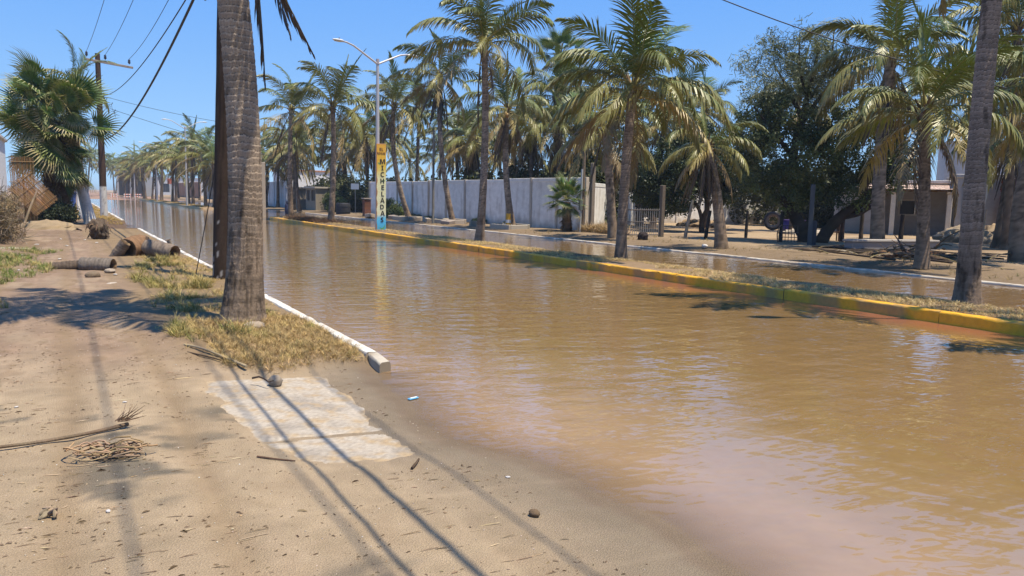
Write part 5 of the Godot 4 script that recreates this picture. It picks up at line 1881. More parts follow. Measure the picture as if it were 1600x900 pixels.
func build_left_side() -> void:
	R.seed = 81
	reed_screen("upright reed screen in front of the fan palm", Vector3(-1.38, .12, -36.6), Basis(Vector3(0, 0, 1), .02), .84, 2.8, 5)
	reed_screen("fallen reed screen tilted across the fan palm's foot", Vector3(-.62, .92, -36.1), Basis(Vector3(0, 0, 1), .72) * Basis(Vector3(1, 0, 0), -.25), 1.05, 1.5, 6)
	stick("timber", "peeled timber leaning against the reed screens", "pole", [Vector3(-1.42, .02, -33.5), Vector3(-1.15, .85, -33.7), Vector3(-.85, 1.65, -33.9)], .05, .035, Color(.42, .32, .2))
	var t := thing("board", "pale yellow board stuck slanting in the dead brush", "board", Vector3(-1.55, .3, -26.0))
	var g := Geo.new()
	g.bbox(Vector3(.0, .36, 0), Vector3(.10, 1.05, .03), .004, Color(.62, .52, .31), Basis(Vector3(0, 0, 1), .62))
	part("plank", g, M.wood, t)
	# dead brush
	t = thing("brush_pile", "grey heap of dead brush at the left edge", "brush pile", Vector3(-1.6, .15, -25.5))
	g = Geo.new()
	for k in 420:
		var a := Vector3(rr(-1.3, .55), 0, rr(-2.6, 1.8))
		a.y = rr(0, 1.7) * sm(.75, -.6, a.x)
		var d := Vector3(rr(-.5, .5), rr(-.5, .5), rr(-.5, .5)).normalized() * rr(.25, .8)
		var m := a + d * .5 + Vector3(rr(-.1, .1), rr(-.1, .1), rr(-.1, .1))
		g.tube(PackedVector3Array([a, m, a + d]), PackedFloat32Array([.012, .008, .003]), 3, PackedColorArray([cj(Color(.22, .175, .125), .4)]), false)
	part("twigs", g, M.straw, t).set_meta("kind", "stuff")
	var cols := PackedColorArray()
	var tf: Array[Transform3D] = []
	for k in 260:
		tf.append(Transform3D(rbasis().scaled(Vector3.ONE * rr(.4, .8)), Vector3(rr(-1.4, .35), rr(.0, 1.3), rr(-2.6, 1.6))))
		cols.append(cj(Color(.22, .165, .10), .4))
	scatter("dry_leaves", CLUMPS, M.straw, tf, cols, t)
	t = thing("slab", "pale broken concrete slab lying at the left edge of the track", "slab", Vector3(-1.35, .13, -22.6), .5)
	g = Geo.new()
	g.bbox(Vector3.ZERO, Vector3(1.5, .14, .55), .02, Color(.55, .48, .38), Basis(Vector3(0, 0, 1), -.08))
	part("block", g, M.concrete, t)
	shrub("dark leafy bush under the fallen reed screen", Vector3(-.35, .05, -37.9), [[0, .5, 0, .5], [.35, .6, .1, .42], [-.5, .5, .2, .5]], Color(.02, .03, .014), Color(.06, .075, .03), 220.0, .5)
	stick("branch", "dark bare branch lying from the bush towards the track", "branch", [Vector3(-.15, .3, -38.5), Vector3(.15, .22, -35.0), Vector3(.5, .14, -32.5)], .06, .03, Color(.05, .035, .03))
	# logs
	log_piece("log", "grey palm log lying alone on the dirt track, ringed end to the right", Vector3(.50, .23, -16.7), Vector3(.72, -.02, .42), .62, .145, Color(.27, .23, .19), 3)
	log_piece("log", "dark splintered palm log butted to the lone grey one's left", Vector3(.03, .19, -16.95), Vector3(.9, .06, .1), .55, .11, Color(.17, .13, .10), 4)
	log_piece("log", "ringed grey log with a hollow dark end in the heap by the kerb", Vector3(1.92, .30, -19.6), Vector3(.6, -.12, .75), .85, .19, Color(.30, .24, .185), 5)
	log_piece("log", "big orange-topped stump in the log heap by the kerb", Vector3(1.42, .33, -20.2), Vector3(.5, .1, -.6), .62, .27, Color(.33, .20, .115), 6)
	log_piece("log", "split slab of palm trunk leaning at the left of the log heap", Vector3(1.05, .25, -19.9), Vector3(.35, .55, .2), .55, .13, Color(.28, .22, .165), 7)
	log_piece("log", "thin upright splinter of trunk at the right of the log heap", Vector3(2.18, .32, -19.9), Vector3(-.25, .9, .1), .42, .06, Color(.38, .33, .27), 8)
	t = thing("stump", "upright root stump standing on the track before the white-footed palm", "stump", Vector3(.88, .08, -27.0))
	g = Geo.new()
	lump(g, Vector3(0, .33, 0), Vector3(.27, .36, .25), 16, 22, Color(.20, .15, .11), .26, 9, Basis(Vector3(0, 0, 1), .15), 1.1)
	part("root_ball", g, M.bark, t)
	for k in 22:
		g = Geo.new()
		var a := rr(0, TAU)
		var o := Vector3(cos(a) * .2, rr(.1, .55), sin(a) * .2)
		limb(g, [o, o + Vector3(cos(a) * .1, rr(-.1, .05), sin(a) * .1), o + Vector3(cos(a) * .16, rr(-.28, -.05), sin(a) * .16)], rr(.012, .025), .006, cj(Color(.22, .16, .115), .4), 5)
		part("root", g, M.bark, t)
	rock("broken_brick", "broken brown block on the track in front of the lone log", "brick", Vector3(.38, .16, -15.4), Vector3(.13, .075, .09), Color(.25, .19, .13), 5, .06)
	rock("stone", "flat pale stone against the lone grey log", "stone", Vector3(.68, .17, -16.05), Vector3(.10, .045, .07), Color(.50, .42, .33), 7)
	rock("stone", "flat pale chip on the track left of the green tussocks", "stone", Vector3(.62, .135, -14.2), Vector3(.13, .02, .05), Color(.55, .48, .4), 8)
	# white posts and litter by the palms
	for b in [[.85, -62.0, "left of two slim white posts behind the white-footed palm"], [1.15, -60.0, "right of two slim white posts behind the white-footed palm"]]:
		t = thing("white_post", b[2], "post", Vector3(b[0], .05, b[1]), 0.0, "white posts")
		g = Geo.new()
		g.bar(Vector3.ZERO, Vector3(0, 2.3, 0), .11, Color(.78, .77, .74), 10, .1)
		part("shaft", g, M.paint, t)
	rock("white_stump", "low white painted stump left of the white-footed palm", "stump", Vector3(.82, .3, -45.5), Vector3(.22, .42, .22), Color(.74, .73, .70), 9, .06)
	t = thing("blue_bin", "blue plastic bin far down the left pavement", "bin", Vector3(.4, .1, -70.0))
	g = Geo.new()
	g.tube(PackedVector3Array([Vector3.ZERO, Vector3(0, 1.25, 0)]), PackedFloat32Array([.36, .42]), 14, PackedColorArray([Color(.05, .10, .32)]))
	part("drum", g, M.gloss, t)
	g = Geo.new()
	g.tube(PackedVector3Array([Vector3(0, 1.25, 0), Vector3(0, 1.32, 0)]), PackedFloat32Array([.45, .43]), 14, PackedColorArray([Color(.05, .09, .28)]))
	part("lid", g, M.gloss, t)
	# sand spilled against the fan palm
	rock("soil_heap", "low heap of pale soil and straw under the fan palm", "soil heap", Vector3(-.55, .1, -34.0), Vector3(.9, .36, 1.4), Color(.40, .30, .18), 10, .14, 16, 24)
	# white scraps of paper and stone over the dirt track
	R.seed = 86
	for k in 9:
		var x := rr(-.9, .9)
		var z := rr(-30.0, -14.0)
		rock("scrap", "small pale scrap lying on the dirt track", "litter", Vector3(x, gy(x, z) + .01, z), Vector3(rr(.03, .07), .018, rr(.02, .05)), Color(.62, .58, .52), 20 + k, .2, 6, 9)
		get_child(get_child_count() - 1).set_meta("group", "pale scraps on the track")


# ---------------------------------------------------------------- the foreground
func build_foreground() -> void:
	R.seed = 91
	rock("stone", "round grey stone at the verge's edge above the bare concrete", "stone", Vector3(1.50, gy(1.5, -6.5) + .045, -6.5), Vector3(.062, .055, .058), Color(.38, .32, .25), 3, .10)
	rock("pebble", "lone brown pebble on the wet sand near the water", "pebble", Vector3(2.06, gy(2.06, -3.2) + .017, -3.2), Vector3(.032, .022, .024), Color(.20, .14, .085), 4, .08)
	rock("stone", "pale stone half buried at the foot of the thick palm", "stone", Vector3(1.83, .16, -8.92), Vector3(.13, .06, .09), Color(.45, .37, .28), 12)
	var y := .135
	stick("stick", "long peeled pale stick lying before the grass of the verge", "stick", [Vector3(.98, y + .03, -8.1), Vector3(1.1, y + .045, -7.75), Vector3(1.24, y + .02, -7.35), Vector3(1.36, y, -6.98)], .010, .014, Color(.58, .46, .29))
	stick("stick", "thin dark stick lying beside the peeled pale one", "stick", [Vector3(.97, y + .01, -7.8), Vector3(1.1, y + .015, -7.5), Vector3(1.19, y + .01, -7.3)], .008, .007, Color(.13, .09, .06))
	var t := stick("frond_rib", "long palm rib with frayed dark end lying across the sand", "stick", [Vector3(-.75, gy(-.75, -5.2) + .02, -5.25), Vector3(-.3, gy(-.3, -5.3) + .02, -5.22), Vector3(.05, gy(.05, -5.3) + .02, -5.32), Vector3(.3, gy(.3, -5.4) + .025, -5.42)], .008, .013, Color(.30, .22, .14))
	var g := Geo.new()
	for k in 26:
		var a := Vector3(1.05 + rr(-.1, .0), .02, -.16 + rr(-.03, .03))
		g.bar(a, a + Vector3(rr(.02, .13), rr(-.01, .09), rr(-.12, .06)), .004, cj(Color(.13, .085, .055), .4), 3, .001)
	part("frayed_end", g, M.straw, t)
	# nest of curled bark strips
	t = thing("bark_nest", "tangle of curled bark strips and twigs on the sand", "debris", Vector3(.17, gy(.17, -4.85) + .01, -4.85))
	for k in 34:
		var pts := PackedVector3Array()
		var rd := PackedFloat32Array()
		var a0 := rr(0, TAU)
		var rad := rr(.05, .17)
		var o := Vector3(rr(-.1, .12), rr(.0, .05), rr(-.06, .06))
		for j in 9:
			var a := a0 + j * rr(.22, .34)
			pts.append(o + Vector3(cos(a) * rad * 1.2, rr(0, .012) + .015 * sin(j * .8), sin(a) * rad * .75))
			rd.append(rr(.003, .006))
		g = Geo.new()
		g.tube(pts, rd, 4, PackedColorArray([cj(Color(.30, .205, .125), .4)]))
		part("bark_strip", g, M.straw, t)
	t = thing("bark_scrap", "small crumpled bark scrap at the lower left of the sand", "debris", Vector3(-.13, gy(-.13, -4.05) + .015, -4.05))
	for k in 9:
		g = Geo.new()
		var b := rbasis()
		lump(g, Vector3(rr(-.04, .04), rr(0, .02), rr(-.03, .03)), Vector3(.035, .006, .014), 5, 8, cj(Color(.30, .23, .16), .35), .2, k, b)
		part("flake", g, M.straw, t)
	stick("twig", "short forked twig on the damp sand right of the bare concrete", "twig", [Vector3(1.74, gy(1.74, -4.08) + .01, -4.08), Vector3(1.80, gy(1.8, -4.14) + .02, -4.15), Vector3(1.86, gy(1.86, -4.22) + .01, -4.25)], .009, .006, Color(.15, .10, .065))
	stick("twig", "thin brown twig lying just below the bare concrete", "twig", [Vector3(.95, gy(.95, -4.55) + .006, -4.62), Vector3(1.05, gy(1.05, -4.55) + .009, -4.52), Vector3(1.14, gy(1.14, -4.45) + .006, -4.46)], .006, .004, Color(.2, .12, .08))
	stick("twig", "crooked dark twig tangled at the verge's edge left of the grey stone", "twig", [Vector3(1.32, y - .01, -6.55), Vector3(1.38, y + .01, -6.5), Vector3(1.42, y - .02, -6.4), Vector3(1.47, y - .025, -6.44)], .009, .004, Color(.09, .06, .045))
	t = thing("wrapper", "blue and white wrapper floating at the water's edge", "litter", Vector3(2.46, .008, -5.75), .3)
	g = Geo.new()
	g.bbox(Vector3.ZERO, Vector3(.10, .012, .035), .004, Color(.10, .33, .55))
	part("sleeve", g, M.gloss, t)
	g = Geo.new()
	g.bbox(Vector3(.0, .008, .004), Vector3(.07, .004, .014), .001, Color(.75, .78, .80))
	part("stripe", g, M.gloss, t)
	for k in 5:
		var b: Array = [[.12, -4.0, "white scrap left of the shadow stripe on the sand"], [.32, -6.1, "white chip on the sand left of the bare concrete"], [1.46, -5.2, "white chip on the bare concrete"], [2.22, -3.75, "pale shell on the damp sand by the water"], [-.35, -6.2, "pale chip on the left side of the sand"]][k]
		rock("chip", b[2], "litter", Vector3(b[0], gy(b[0], b[1]) + .006, b[1]), Vector3(.016, .006, .010), Color(.68, .66, .64), 40 + k, .2, 6, 9)
	# crumbs of bark, leaf and twig strewn over the sand
	R.seed = 95
	g = Geo.new()
	g.quad(Vector3(-.5, 0, -.14), Vector3(-.5, 0, .14), Vector3(.5, .06, .1), Vector3(.5, .06, -.1), Color.WHITE, Color.WHITE)
	g.quad(Vector3(-.5, .0, -.14), Vector3(-.1, .22, 0), Vector3(.3, .2, .02), Vector3(.5, .06, -.1), Color.WHITE, Color.WHITE)
	var flake := g.mesh()
	var tf: Array[Transform3D] = []
	var cols := PackedColorArray()
	for k in 11000:
		var x := rr(-2.6, 2.25)
		var z := -rr(1.6, 12.5)
		var dens := NA.get_noise_2d(x * 3.0 + 7.0, z * 3.0) + .35 * exp(-pow((x - .75 - .15 * (z + 3.5)) / .22, 2.0)) * sm(-4.4, -3.6, z)
		if dens < -.03 or slab_mask(x, z) > .3 and R.randf() < .8 or shore(z) - x < .15:
			continue
		var s := rr(.006, .026) * (1.9 if R.randf() < .06 else 1.0)
		var b := Basis(Vector3.UP, rr(0, TAU)).scaled(Vector3(s, s * .8, s * rr(.3, .9)))
		tf.append(Transform3D(b, Vector3(x, gy(x, z) + .002, z)))
		cols.append(cj(Color(.13, .085, .055).lerp(Color(.36, .27, .17), pow(R.randf(), 2.0)), .3))
	scatter("leaf_litter", flake, M.straw, tf, cols, self)
	# thin snapped twigs and shreds of palm fibre
	tf = []
	cols = PackedColorArray()
	for k in 2600:
		var x := rr(-2.6, 2.2)
		var z := -rr(1.6, 13.0)
		var dens := NA.get_noise_2d(x * 2.2 + 70.0, z * 2.2)
		if dens < .02 or shore(z) - x < .2 or slab_mask(x, z) > .3:
			continue
		var l := rr(.03, .11) * (1.8 if R.randf() < .07 else 1.0)
		var b := Basis(Vector3.UP, rr(0, TAU)).scaled(Vector3(l, l * .12, rr(.008, .02)))
		tf.append(Transform3D(b, Vector3(x, gy(x, z) + .003, z)))
		cols.append(cj(Color(.16, .10, .065).lerp(Color(.46, .36, .23), pow(R.randf(), 1.6)), .3))
	scatter("twig_litter", flake, M.straw, tf, cols, self)
	# grit
	g = Geo.new()
	lump(g, Vector3.ZERO, Vector3(.5, .35, .42), 4, 6, Color(1, 1, 1), .1, 2)
	var peb := g.mesh()
	tf = []
	cols = PackedColorArray()
	for k in 5200:
		var x := rr(-2.4, 2.3)
		var z := -rr(1.6, 9.0)
		if slab_mask(x, z) > .3 and R.randf() < .5:
			continue
		var s := .003 + .009 * pow(R.randf(), 3.0)
		tf.append(Transform3D(Basis(Vector3.UP, rr(0, TAU)).scaled(Vector3.ONE * s), Vector3(x, gy(x, z) + s * .1, z)))
		cols.append(cj(Color(.30, .23, .15).lerp(Color(.55, .5, .43), R.randf() * R.randf()), .3))
	scatter("grit", peb, M.plain, tf, cols, self)


# ---------------------------------------------------------------- the yard on the right
func build_right_yard() -> void:
	R.seed = 101
	# planters round three of the palms
	for b in [[Vector3(19.6, .1, -47.0), "low concrete planter kerb round the leftmost leaning palm by the wall"], [Vector3(20.0, .1, -41.4), "low concrete planter kerb round the palm with black dead fronds"], [Vector3(19.9, .1, -34.0), "low concrete planter kerb round the palm with the banded post"]]:
		var t := thing("planter", b[1], "planter", b[0], deg_to_rad(-84.0))
		for s in [[-.85, .85, .55, .68], [-.85, .85, -.68, -.55], [-.85, -.72, -.55, .55], [.72, .85, -.55, .55]]:
			var g := Geo.new()
			local_box(g, s[0], s[1], -.1, .26 + rr(-.03, .02), s[2], s[3], cj(Color(.50, .44, .36), .12), .02)
			part("side", g, M.concrete, t)
		var g := Geo.new()
		lump(g, Vector3(0, .1, 0), Vector3(.74, .12, .56), 8, 14, Color(.33, .25, .16), .1, 4)
		part("soil", g, M.ground, t)
	for k in 7:
		var z := -52.0 + k * 2.9 + rr(-.6, .6)
		var x := 19.0 + (z + 52.0) * .04
		var g := Geo.new()
		g.bbox(Vector3.ZERO, Vector3(rr(.35, .6), rr(.2, .34), rr(.5, .9)), .03, cj(Color(.38, .33, .27), .2))
		var o := part("concrete_block", g, M.concrete, self)
		o.position = Vector3(x + rr(-.2, .4), .2, z)
		o.rotation = Vector3(rr(-.15, .15), rr(0, TAU), rr(-.15, .15))
		tag(o, "broken concrete block lying along the far pavement by the wall", "block", "concrete blocks on the far pavement")
	# barred gate
	var t := thing("barred_gate", "rusty barred metal gate standing open beside its square post", "gate", Vector3(21.15, .16, -25.95), deg_to_rad(-7.0))
	var rust := Color(.10, .085, .075)
	for y in [.05, .62, 1.14]:
		var g := Geo.new()
		g.bbox(Vector3(.82, y, 0), Vector3(1.64, .05, .04), .006, rust)
		part("rail", g, M.metal, t)
	for k in 15:
		var g := Geo.new()
		g.bar(Vector3(.04 + k * .112, .02, .0), Vector3(.04 + k * .112 + rr(-.012, .012), 1.22, .0), .013, Color(.36, .33, .30), 6)
		part("bar", g, M.metal, t)
	t = thing("gate_post", "square timber post carrying the barred gate", "post", Vector3(22.95, .1, -25.8))
	var g := Geo.new()
	g.bbox(Vector3(0, 1.15, 0), Vector3(.19, 2.3, .19), .015, Color(.25, .20, .155))
	part("shaft", g, M.wood, t)
	for b in [["leaning grey fence post right of the barred gate", Vector3(23.36, .05, -24.7), Vector3(.28, 1.75, .1), .075, Color(.33, .29, .24)], ["dark leaning fence post left of the short ragged palm", Vector3(23.6, .05, -23.7), Vector3(.2, 1.3, 0), .08, Color(.05, .042, .036)], ["thin dark upright fence post right of the short ragged palm", Vector3(26.6, .05, -24.2), Vector3(.03, 1.3, 0), .075, Color(.07, .06, .055)], ["dark upright fence post before the big tree's left trunk", Vector3(25.7, .05, -21.5), Vector3(.02, 1.35, 0), .085, Color(.06, .05, .045)], ["dark short post left of the tiled porch's shaded wall", Vector3(30.6, .05, -21.2), Vector3(.0, 1.5, 0), .09, Color(.11, .085, .065)], ["dark crooked post in front of the porch window", Vector3(32.3, .05, -20.4), Vector3(.02, 1.3, 0), .1, Color(.06, .045, .035)], ["brown post beside the chair in the yard", Vector3(29.0, .05, -21.0), Vector3(.0, 1.05, 0), .1, Color(.17, .10, .065)], ["thin pale stake in the dirt heap by the right trunk", Vector3(35.0, .05, -18.3), Vector3(.1, 1.6, 0), .035, Color(.5, .42, .32)]]:
		stick("fence_post", b[0], "post", [b[1], b[1] + b[2] * .5 + Vector3(rr(-.02, .02), 0, 0), b[1] + b[2]], b[3], b[3] * .85, b[4])
	t = thing("square_post", "blue-grey square post in front of the big tree's fork", "post", Vector3(25.1, .08, -19.6), .7)
	g = Geo.new()
	g.bbox(Vector3(0, 1.2, 0), Vector3(.17, 2.4, .17), .015, Color(.125, .13, .14))
	g.bbox(Vector3(.12, .45, .1), Vector3(.28, 1.1, .28), .05, Color(.09, .09, .10))
	part("shaft", g, M.concrete, t)
	# bench grille, chair
	t = thing("wire_bench", "dark wire-backed bench end at the foot of the big tree", "bench", Vector3(25.5, .1, -20.9), deg_to_rad(-40.0))
	for k in 7:
		g = Geo.new()
		g.bar(Vector3(-.4 + k * .12, .05, 0), Vector3(-.4 + k * .12, .72, -.05), .013, Color(.07, .055, .05), 5)
		part("bar", g, M.metal, t)
	for y in [.25, .45, .72]:
		g = Geo.new()
		g.bar(Vector3(-.42, y, -.03), Vector3(.36, y, -.03), .016, Color(.07, .055, .05), 5)
		part("rail", g, M.metal, t)
	g = Geo.new()
	limb(g, [Vector3(-.45, 0, .1), Vector3(-.5, .35, .1), Vector3(-.42, .68, .0), Vector3(-.3, .75, -.05)], .025, .02, Color(.2, .1, .05), 7)
	part("frame", g, M.metal, t)
	t = thing("chair", "small dark wooden chair frame in the sandy yard", "chair", Vector3(29.2, .1, -21.6), deg_to_rad(-40.0))
	g = Geo.new()
	g.bbox(Vector3(0, .42, 0), Vector3(.46, .05, .42), .01, Color(.16, .09, .055))
	part("seat", g, M.wood, t)
	for x in [-1, 1]:
		for z in [-1, 1]:
			g = Geo.new()
			g.bbox(Vector3(x * .2, .2, z * .18), Vector3(.05, .4, .05), .008, Color(.15, .085, .05))
			part("leg", g, M.wood, t)
	g = Geo.new()
	g.bbox(Vector3(.2, .7, 0), Vector3(.05, .55, .4), .01, Color(.15, .085, .05))
	part("backrest", g, M.wood, t)
	# purple tub and tyre by the back wall
	t = thing("purple_tub", "purple plastic tub on the sand near the back wall", "tub", Vector3(37.6, .1, -30.6))
	g = Geo.new()
	g.tube(PackedVector3Array([Vector3(0, 0, 0), Vector3(0, .62, 0), Vector3(0, .66, 0), Vector3(0, .6, 0), Vector3(0, .08, 0)]), PackedFloat32Array([.55, .68, .72, .62, .5]), 20, PackedColorArray([Color(.13, .07, .26)]))
	part("shell", g, M.gloss, t)
	t = thing("tyre", "old upright tyre leaning beside the purple tub", "tyre", Vector3(37.0, .1, -31.6), deg_to_rad(-50.0))
	g = Geo.new()
	var p := PackedVector3Array()
	var c := PackedColorArray()
	for r in 24:
		var a := TAU * r / 23.0
		for q in 10:
			var b := TAU * q / 10.0
			p.append(Vector3(cos(a) * (.42 + .14 * cos(b)), .56 + sin(a) * (.42 + .14 * cos(b)), .13 * sin(b)))
			c.append(Color(.06, .05, .045) if cos(b) > -.3 else Color(.3, .2, .14))
	g.grid(24, 10, p, c, true)
	part("ring", g, M.rubber, t)
	# heaps
	for b in [["sand and rubble heap in front of the block house wing", Vector3(36.6, .05, -19.9), Vector3(1.5, .75, 1.2), Color(.42, .34, .24)], ["pale soil heap right of the curving trunk", Vector3(38.2, .05, -19.3), Vector3(1.0, .95, 1.1), Color(.46, .36, .25)], ["soil heap by the back wall beyond the fence", Vector3(35.0, .05, -35.6), Vector3(2.0, .55, 1.2), Color(.42, .30, .18)], ["low pale rubble before the beige house", Vector3(33.6, .05, -26.6), Vector3(1.3, .35, .8), Color(.55, .48, .38)]]:
		rock("heap", b[0], "heap", b[1], b[2], b[3], int(b[1].x), .16, 22, 30)
	t = thing("leaning_plank", "dark plank lying against the soil heap by the back wall", "plank", Vector3(34.2, .3, -33.2), .4)
	g = Geo.new()
	g.bbox(Vector3.ZERO, Vector3(1.9, .05, .2), .006, Color(.22, .17, .12), Basis(Vector3(0, 0, 1), -.38))
	part("board", g, M.wood, t)
	t = thing("low_wall", "low grey concrete bench wall behind the debris on the right", "low wall", Vector3(25.6, .08, -16.5), deg_to_rad(-13.0))
	g = Geo.new()
	local_box(g, -1.9, 1.9, -.1, .36, -.2, .2, Color(.30, .29, .285), .02)
	part("block", g, M.concrete, t)
	g = Geo.new()
	local_box(g, -1.95, 1.95, .362, .43, -.25, .25, Color(.46, .43, .39), .012)
	part("capping", g, M.concrete, t)
	# storm debris along the far pavement
	R.seed = 105
	var tf: Array[Transform3D] = []
	var cols := PackedColorArray()
	for k in 30:
		var x := rr(20.3, 25.5)
		var z := rr(-17.5, -9.0)
		var kind: Array = FR.dead
		var o := part("fallen_frond", kind[k % 5], M.frond, self)
		var b := Basis(Vector3.UP, rr(0, TAU)) * Basis(Vector3(0, 0, 1), rr(1.22, 1.5)) * Basis(Vector3(1, 0, 0), rr(-1, 1))
		o.transform = Transform3D(b.scaled(Vector3.ONE * rr(1.0, 1.8)), Vector3(x, .16, z))
		tag(o, "fallen dry palm frond among the storm debris by the far kerb", "palm frond", "fallen fronds by the far kerb")
	t = thing("debris_heap", "heap of snapped branches and husks before the broad-crowned palm", "debris", Vector3(22.6, .1, -14.1))
	for k in 40:
		g = Geo.new()
		var a := Vector3(rr(-1.2, 1.2), rr(0, .35), rr(-.6, .6))
		var d := Vector3(rr(-1, 1), rr(-.2, .35), rr(-.6, .6)).normalized() * rr(.3, 1.1)
		limb(g, [a, a + d * .5 + Vector3(0, rr(-.05, .1), 0), a + d], rr(.015, .05), .01, cj(Color(.26, .19, .13), .5), 5)
		part("branch", g, M.bark, t)
	for k in 10:
		g = Geo.new()
		lump(g, Vector3(rr(-1.1, 1.1), .12, rr(-.5, .5)), Vector3(.14, .11, .12), 6, 9, cj(Color(.30, .17, .10), .3), .12, k)
		part("husk", g, M.bark, t)
	for k in 9:
		var x := rr(19.2, 25.0)
		stick("branch", "dark fallen branch lying along the far pavement", "branch", [Vector3(x, .16, rr(-19, -11)), Vector3(x + rr(.3, .8), .2, rr(-18, -12)), Vector3(x + rr(.8, 1.4), .16, rr(-18, -12))], .035, .015, Color(.10, .075, .055))
		get_child(get_child_count() - 1).set_meta("group", "fallen branches on the far pavement")
	rock("dark_bundle", "black bag-like bundle at the foot of the barred gate", "bag", Vector3(20.3, .25, -23.9), Vector3(.28, .2, .22), Color(.045, .035, .035), 3, .2)
	rock("white_bag", "small white bag by the foot of the short ragged palm", "bag", Vector3(19.2, .18, -19.3), Vector3(.12, .07, .09), Color(.75, .74, .72), 6, .2)
	# by the gatehouse
	t = thing("barrel", "black barrel standing at the roadside left of the sign", "barrel", Vector3(19.6, .0, -60.5))
	g = Geo.new()
	g.tube(PackedVector3Array([Vector3(0, 0, 0), Vector3(0, .1, 0), Vector3(0, .5, 0), Vector3(0, .9, 0), Vector3(0, 1.0, 0)]), PackedFloat32Array([.52, .58, .6, .58, .5]), 18, PackedColorArray([Color(.03, .03, .033)]))
	part("drum", g, M.rubber, t)
	g = Geo.new()
	for y in [.3, .7]:
		g.tube(PackedVector3Array([Vector3(0, y, 0), Vector3(0, y + .05, 0)]), PackedFloat32Array([.62, .62]), 18, PackedColorArray([Color(.04, .04, .045)]))
	part("hoop", g, M.rubber, t)
	t = thing("blue_bundle", "dark blue bundle standing behind the farthest median palm", "bundle", Vector3(15.6, -.1, -62.5))
	g = Geo.new()
	lump(g, Vector3(0, .45, 0), Vector3(.22, .55, .22), 10, 12, Color(.03, .035, .07), .16, 4)
	lump(g, Vector3(.05, 1.0, 0), Vector3(.17, .2, .17), 8, 10, Color(.025, .028, .05), .16, 9)
	part("cloth", g, M.plain, t)
	t = thing("white_sign", "small white board on a post among the roadside shrubs", "sign", Vector3(22.0, .1, -64.5), deg_to_rad(-60.0))
	g = Geo.new()
	g.bar(Vector3.ZERO, Vector3(0, 2.2, 0), .04, Color(.3, .28, .25), 6)
	part("post", g, M.metal, t)
	g = Geo.new()
	g.bbox(Vector3(0, 2.3, .05), Vector3(.9, .5, .04), .01, Color(.70, .68, .62))
	part("board", g, M.gloss, t)
	t = thing("brick_pillar", "short brown brick pillar just left of the sign's foot", "pillar", Vector3(19.5, .05, -54.6))
	for k in 11:
		g = Geo.new()
		g.bbox(Vector3(rr(-.01, .01), .06 + k * .118, 0), Vector3(.5, .112, .5), .012, cj(Color(.19, .085, .055), .25))
		part("brick_course", g, M.plaster, t)
	g = Geo.new()
	g.bbox(Vector3(0, 1.37, 0), Vector3(.62, .08, .62), .012, Color(.45, .38, .33))
	part("cap", g, M.concrete, t)


# ---------------------------------------------------------------- grass
func tufts(called: String, cnt: int, fn: Callable) -> void:
	# fn returns [] or [x, y, z, height, colour, lean]
	var tf: Array[Transform3D] = []
	var cols := PackedColorArray()
	for k in cnt:
		var r: Array = fn.call()
		if r.is_empty():
			continue
		var b := Basis(Vector3(cos(r[5] * 7.0), 0, sin(r[5] * 7.0)), rr(-r[5], r[5])) * Basis(Vector3.UP, rr(0, TAU))
		tf.append(Transform3D(b.scaled(Vector3(r[3] * 1.25, r[3], r[3] * 1.25)), Vector3(r[0], r[1] - .008, r[2])))
		cols.append(r[4])
	scatter(called, TUFT, M.straw, tf, cols, self)

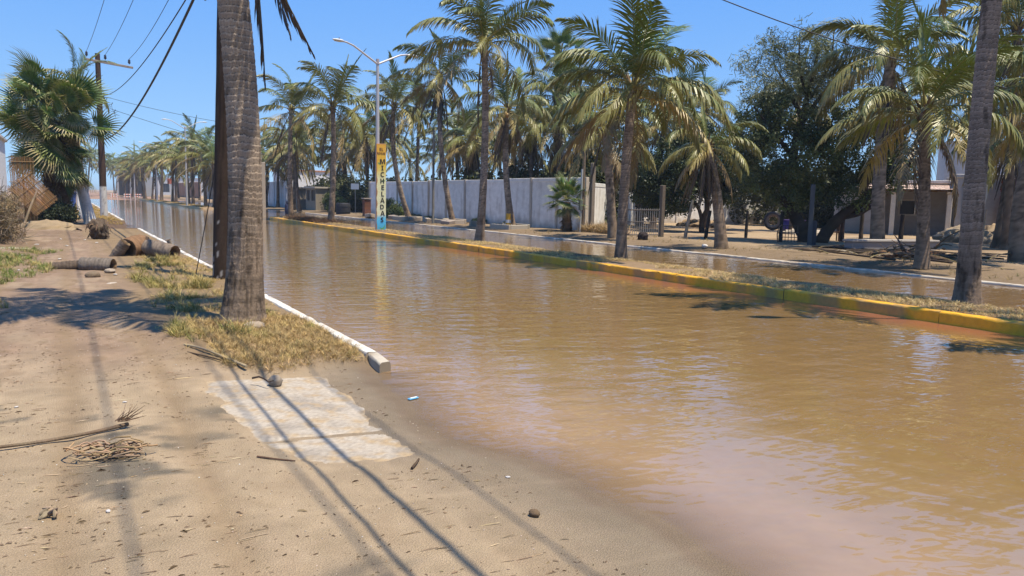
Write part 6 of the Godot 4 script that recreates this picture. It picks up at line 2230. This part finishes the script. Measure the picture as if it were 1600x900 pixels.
func build_grass() -> void:
	R.seed = 111
	var straw := Color(.56, .42, .22)
	var green := Color(.135, .165, .045)
	tufts("verge_grass", 12500, func():
		var z := -rr(6.75, 19.5)
		var x := rr(.55, 2.5)
		var left := .95 + .10 * sin(z * 2.3) + .14 * sin(z * .9) + .3 * sm(-14.5, -19.0, z)
		if x < left + rr(0, .25) or verge_mask(x, z) < .6:
			return []
		var n := NA.get_noise_2d(x * 3.5 + 11.0, z * 2.0)
		var bare := NC.get_noise_2d(x * 14.0, z * 10.0)
		if bare < .08 and R.randf() < .93:
			return []
		var gr := sm(-.18, .22, n + .25 * (1.9 - x) - .08) * (1.0 - .75 * sm(-7.5, -6.9, z))
		var col := cj(straw.lerp(green, gr * rr(.25, .95)), .3)
		var h := rr(.03, .095) * (1.0 + .4 * gr) * (1.8 if R.randf() < .06 * (1.0 + 2.0 * gr) else 1.0)
		if z > -7.7 or x > 2.1:
			h *= .8
		if pow((x - 1.8) / .3, 2.0) + pow((z + 9.4) / .3, 2.0) < 1.0:
			h *= .5
		return [x, gy(x, z), z, h, col, rr(.2, .6) + (1.0 - gr) * .5])
	tufts("straw_mat", 2600, func():
		var z := -rr(6.72, 9.6)
		var x := rr(1.2, 2.52)
		if verge_mask(x, z) < .45 or (z > -7.1 and R.randf() < .3):
			return []
		var col := cj(straw.lerp(Color(.26, .18, .11), R.randf() * .8), .3)
		return [x, gy(x, z), z, rr(.05, .11), col, rr(.9, 1.5)])
	tufts("median_straw", 17000, func():
		var z := rr(3.0, -50.0) if R.randf() < .45 else rr(-3.0, -26.0)
		var x := rr(11.22, 12.78)
		if NA.get_noise_2d(x * 1.3, z * 1.1) < -.16:
			return []
		var col := cj(Color(.66, .52, .30).lerp(Color(.36, .26, .15), R.randf() * .7), .28)
		return [x, gy(x, z), z, rr(.04, .10) * (1.0 - .6 * sm(12.2, 12.7, x)), col, rr(.3, 1.2)])
	tufts("median_brown_weeds", 500, func():
		var z := rr(-39.0, -46.5)
		var x := rr(11.3, 12.7)
		return [x, gy(x, z), z, rr(.15, .32), cj(Color(.14, .085, .06), .3), rr(.2, .5)])
	tufts("far_median_straw", 2500, func():
		var z := rr(-78.0, -140.0)
		var x := rr(11.3, 12.7)
		return [x, gy(x, z), z, rr(.06, .16), cj(Color(.42, .31, .16), .28), rr(.3, 1.0)])
	tufts("left_weeds", 4200, func():
		var z := -rr(11.5, 22.5)
		var x := rr(-3.0, .25)
		var edge := -.62 + .28 * sin(z * 1.1 + 1.0) - .25 * sm(-14.0, -11.5, z) + .30 * sm(-15.5, -18.0, z)
		if x > edge or NA.get_noise_2d(x * 3.0, z * 2.0) < -.15:
			return []
		return [x, gy(x, z), z, rr(.05, .15), cj(Color(.13, .19, .055).lerp(straw, pow(R.randf(), 3.0)), .3), rr(.2, .7)])
	tufts("left_pavement_straw", 2600, func():
		var z := -rr(41.0, 75.0)
		var x := rr(.4, 2.4)
		if NA.get_noise_2d(x * 1.5, z * .6) < -.1:
			return []
		return [x, gy(x, z), z, rr(.06, .18), cj(Color(.42, .30, .12), .25), rr(.3, .9)])
	tufts("yard_straw", 2600, func():
		var z := rr(-60.0, -8.0)
		var x := rr(18.6, 23.5)
		if NA.get_noise_2d(x * 1.0 + 5.0, z * .8) < .1:
			return []
		return [x, gy(x, z), z, rr(.05, .14), cj(Color(.34, .25, .13).lerp(Color(.12, .14, .05), pow(R.randf(), 3.0)), .3), rr(.3, 1.1)])
	tufts("gate_dry_brush", 260, func():
		var z := rr(-30.6, -28.2)
		var x := rr(21.9, 23.0)
		return [x, gy(x, z), z, rr(.3, .6), cj(Color(.40, .30, .20), .3), rr(.4, 1.0)])
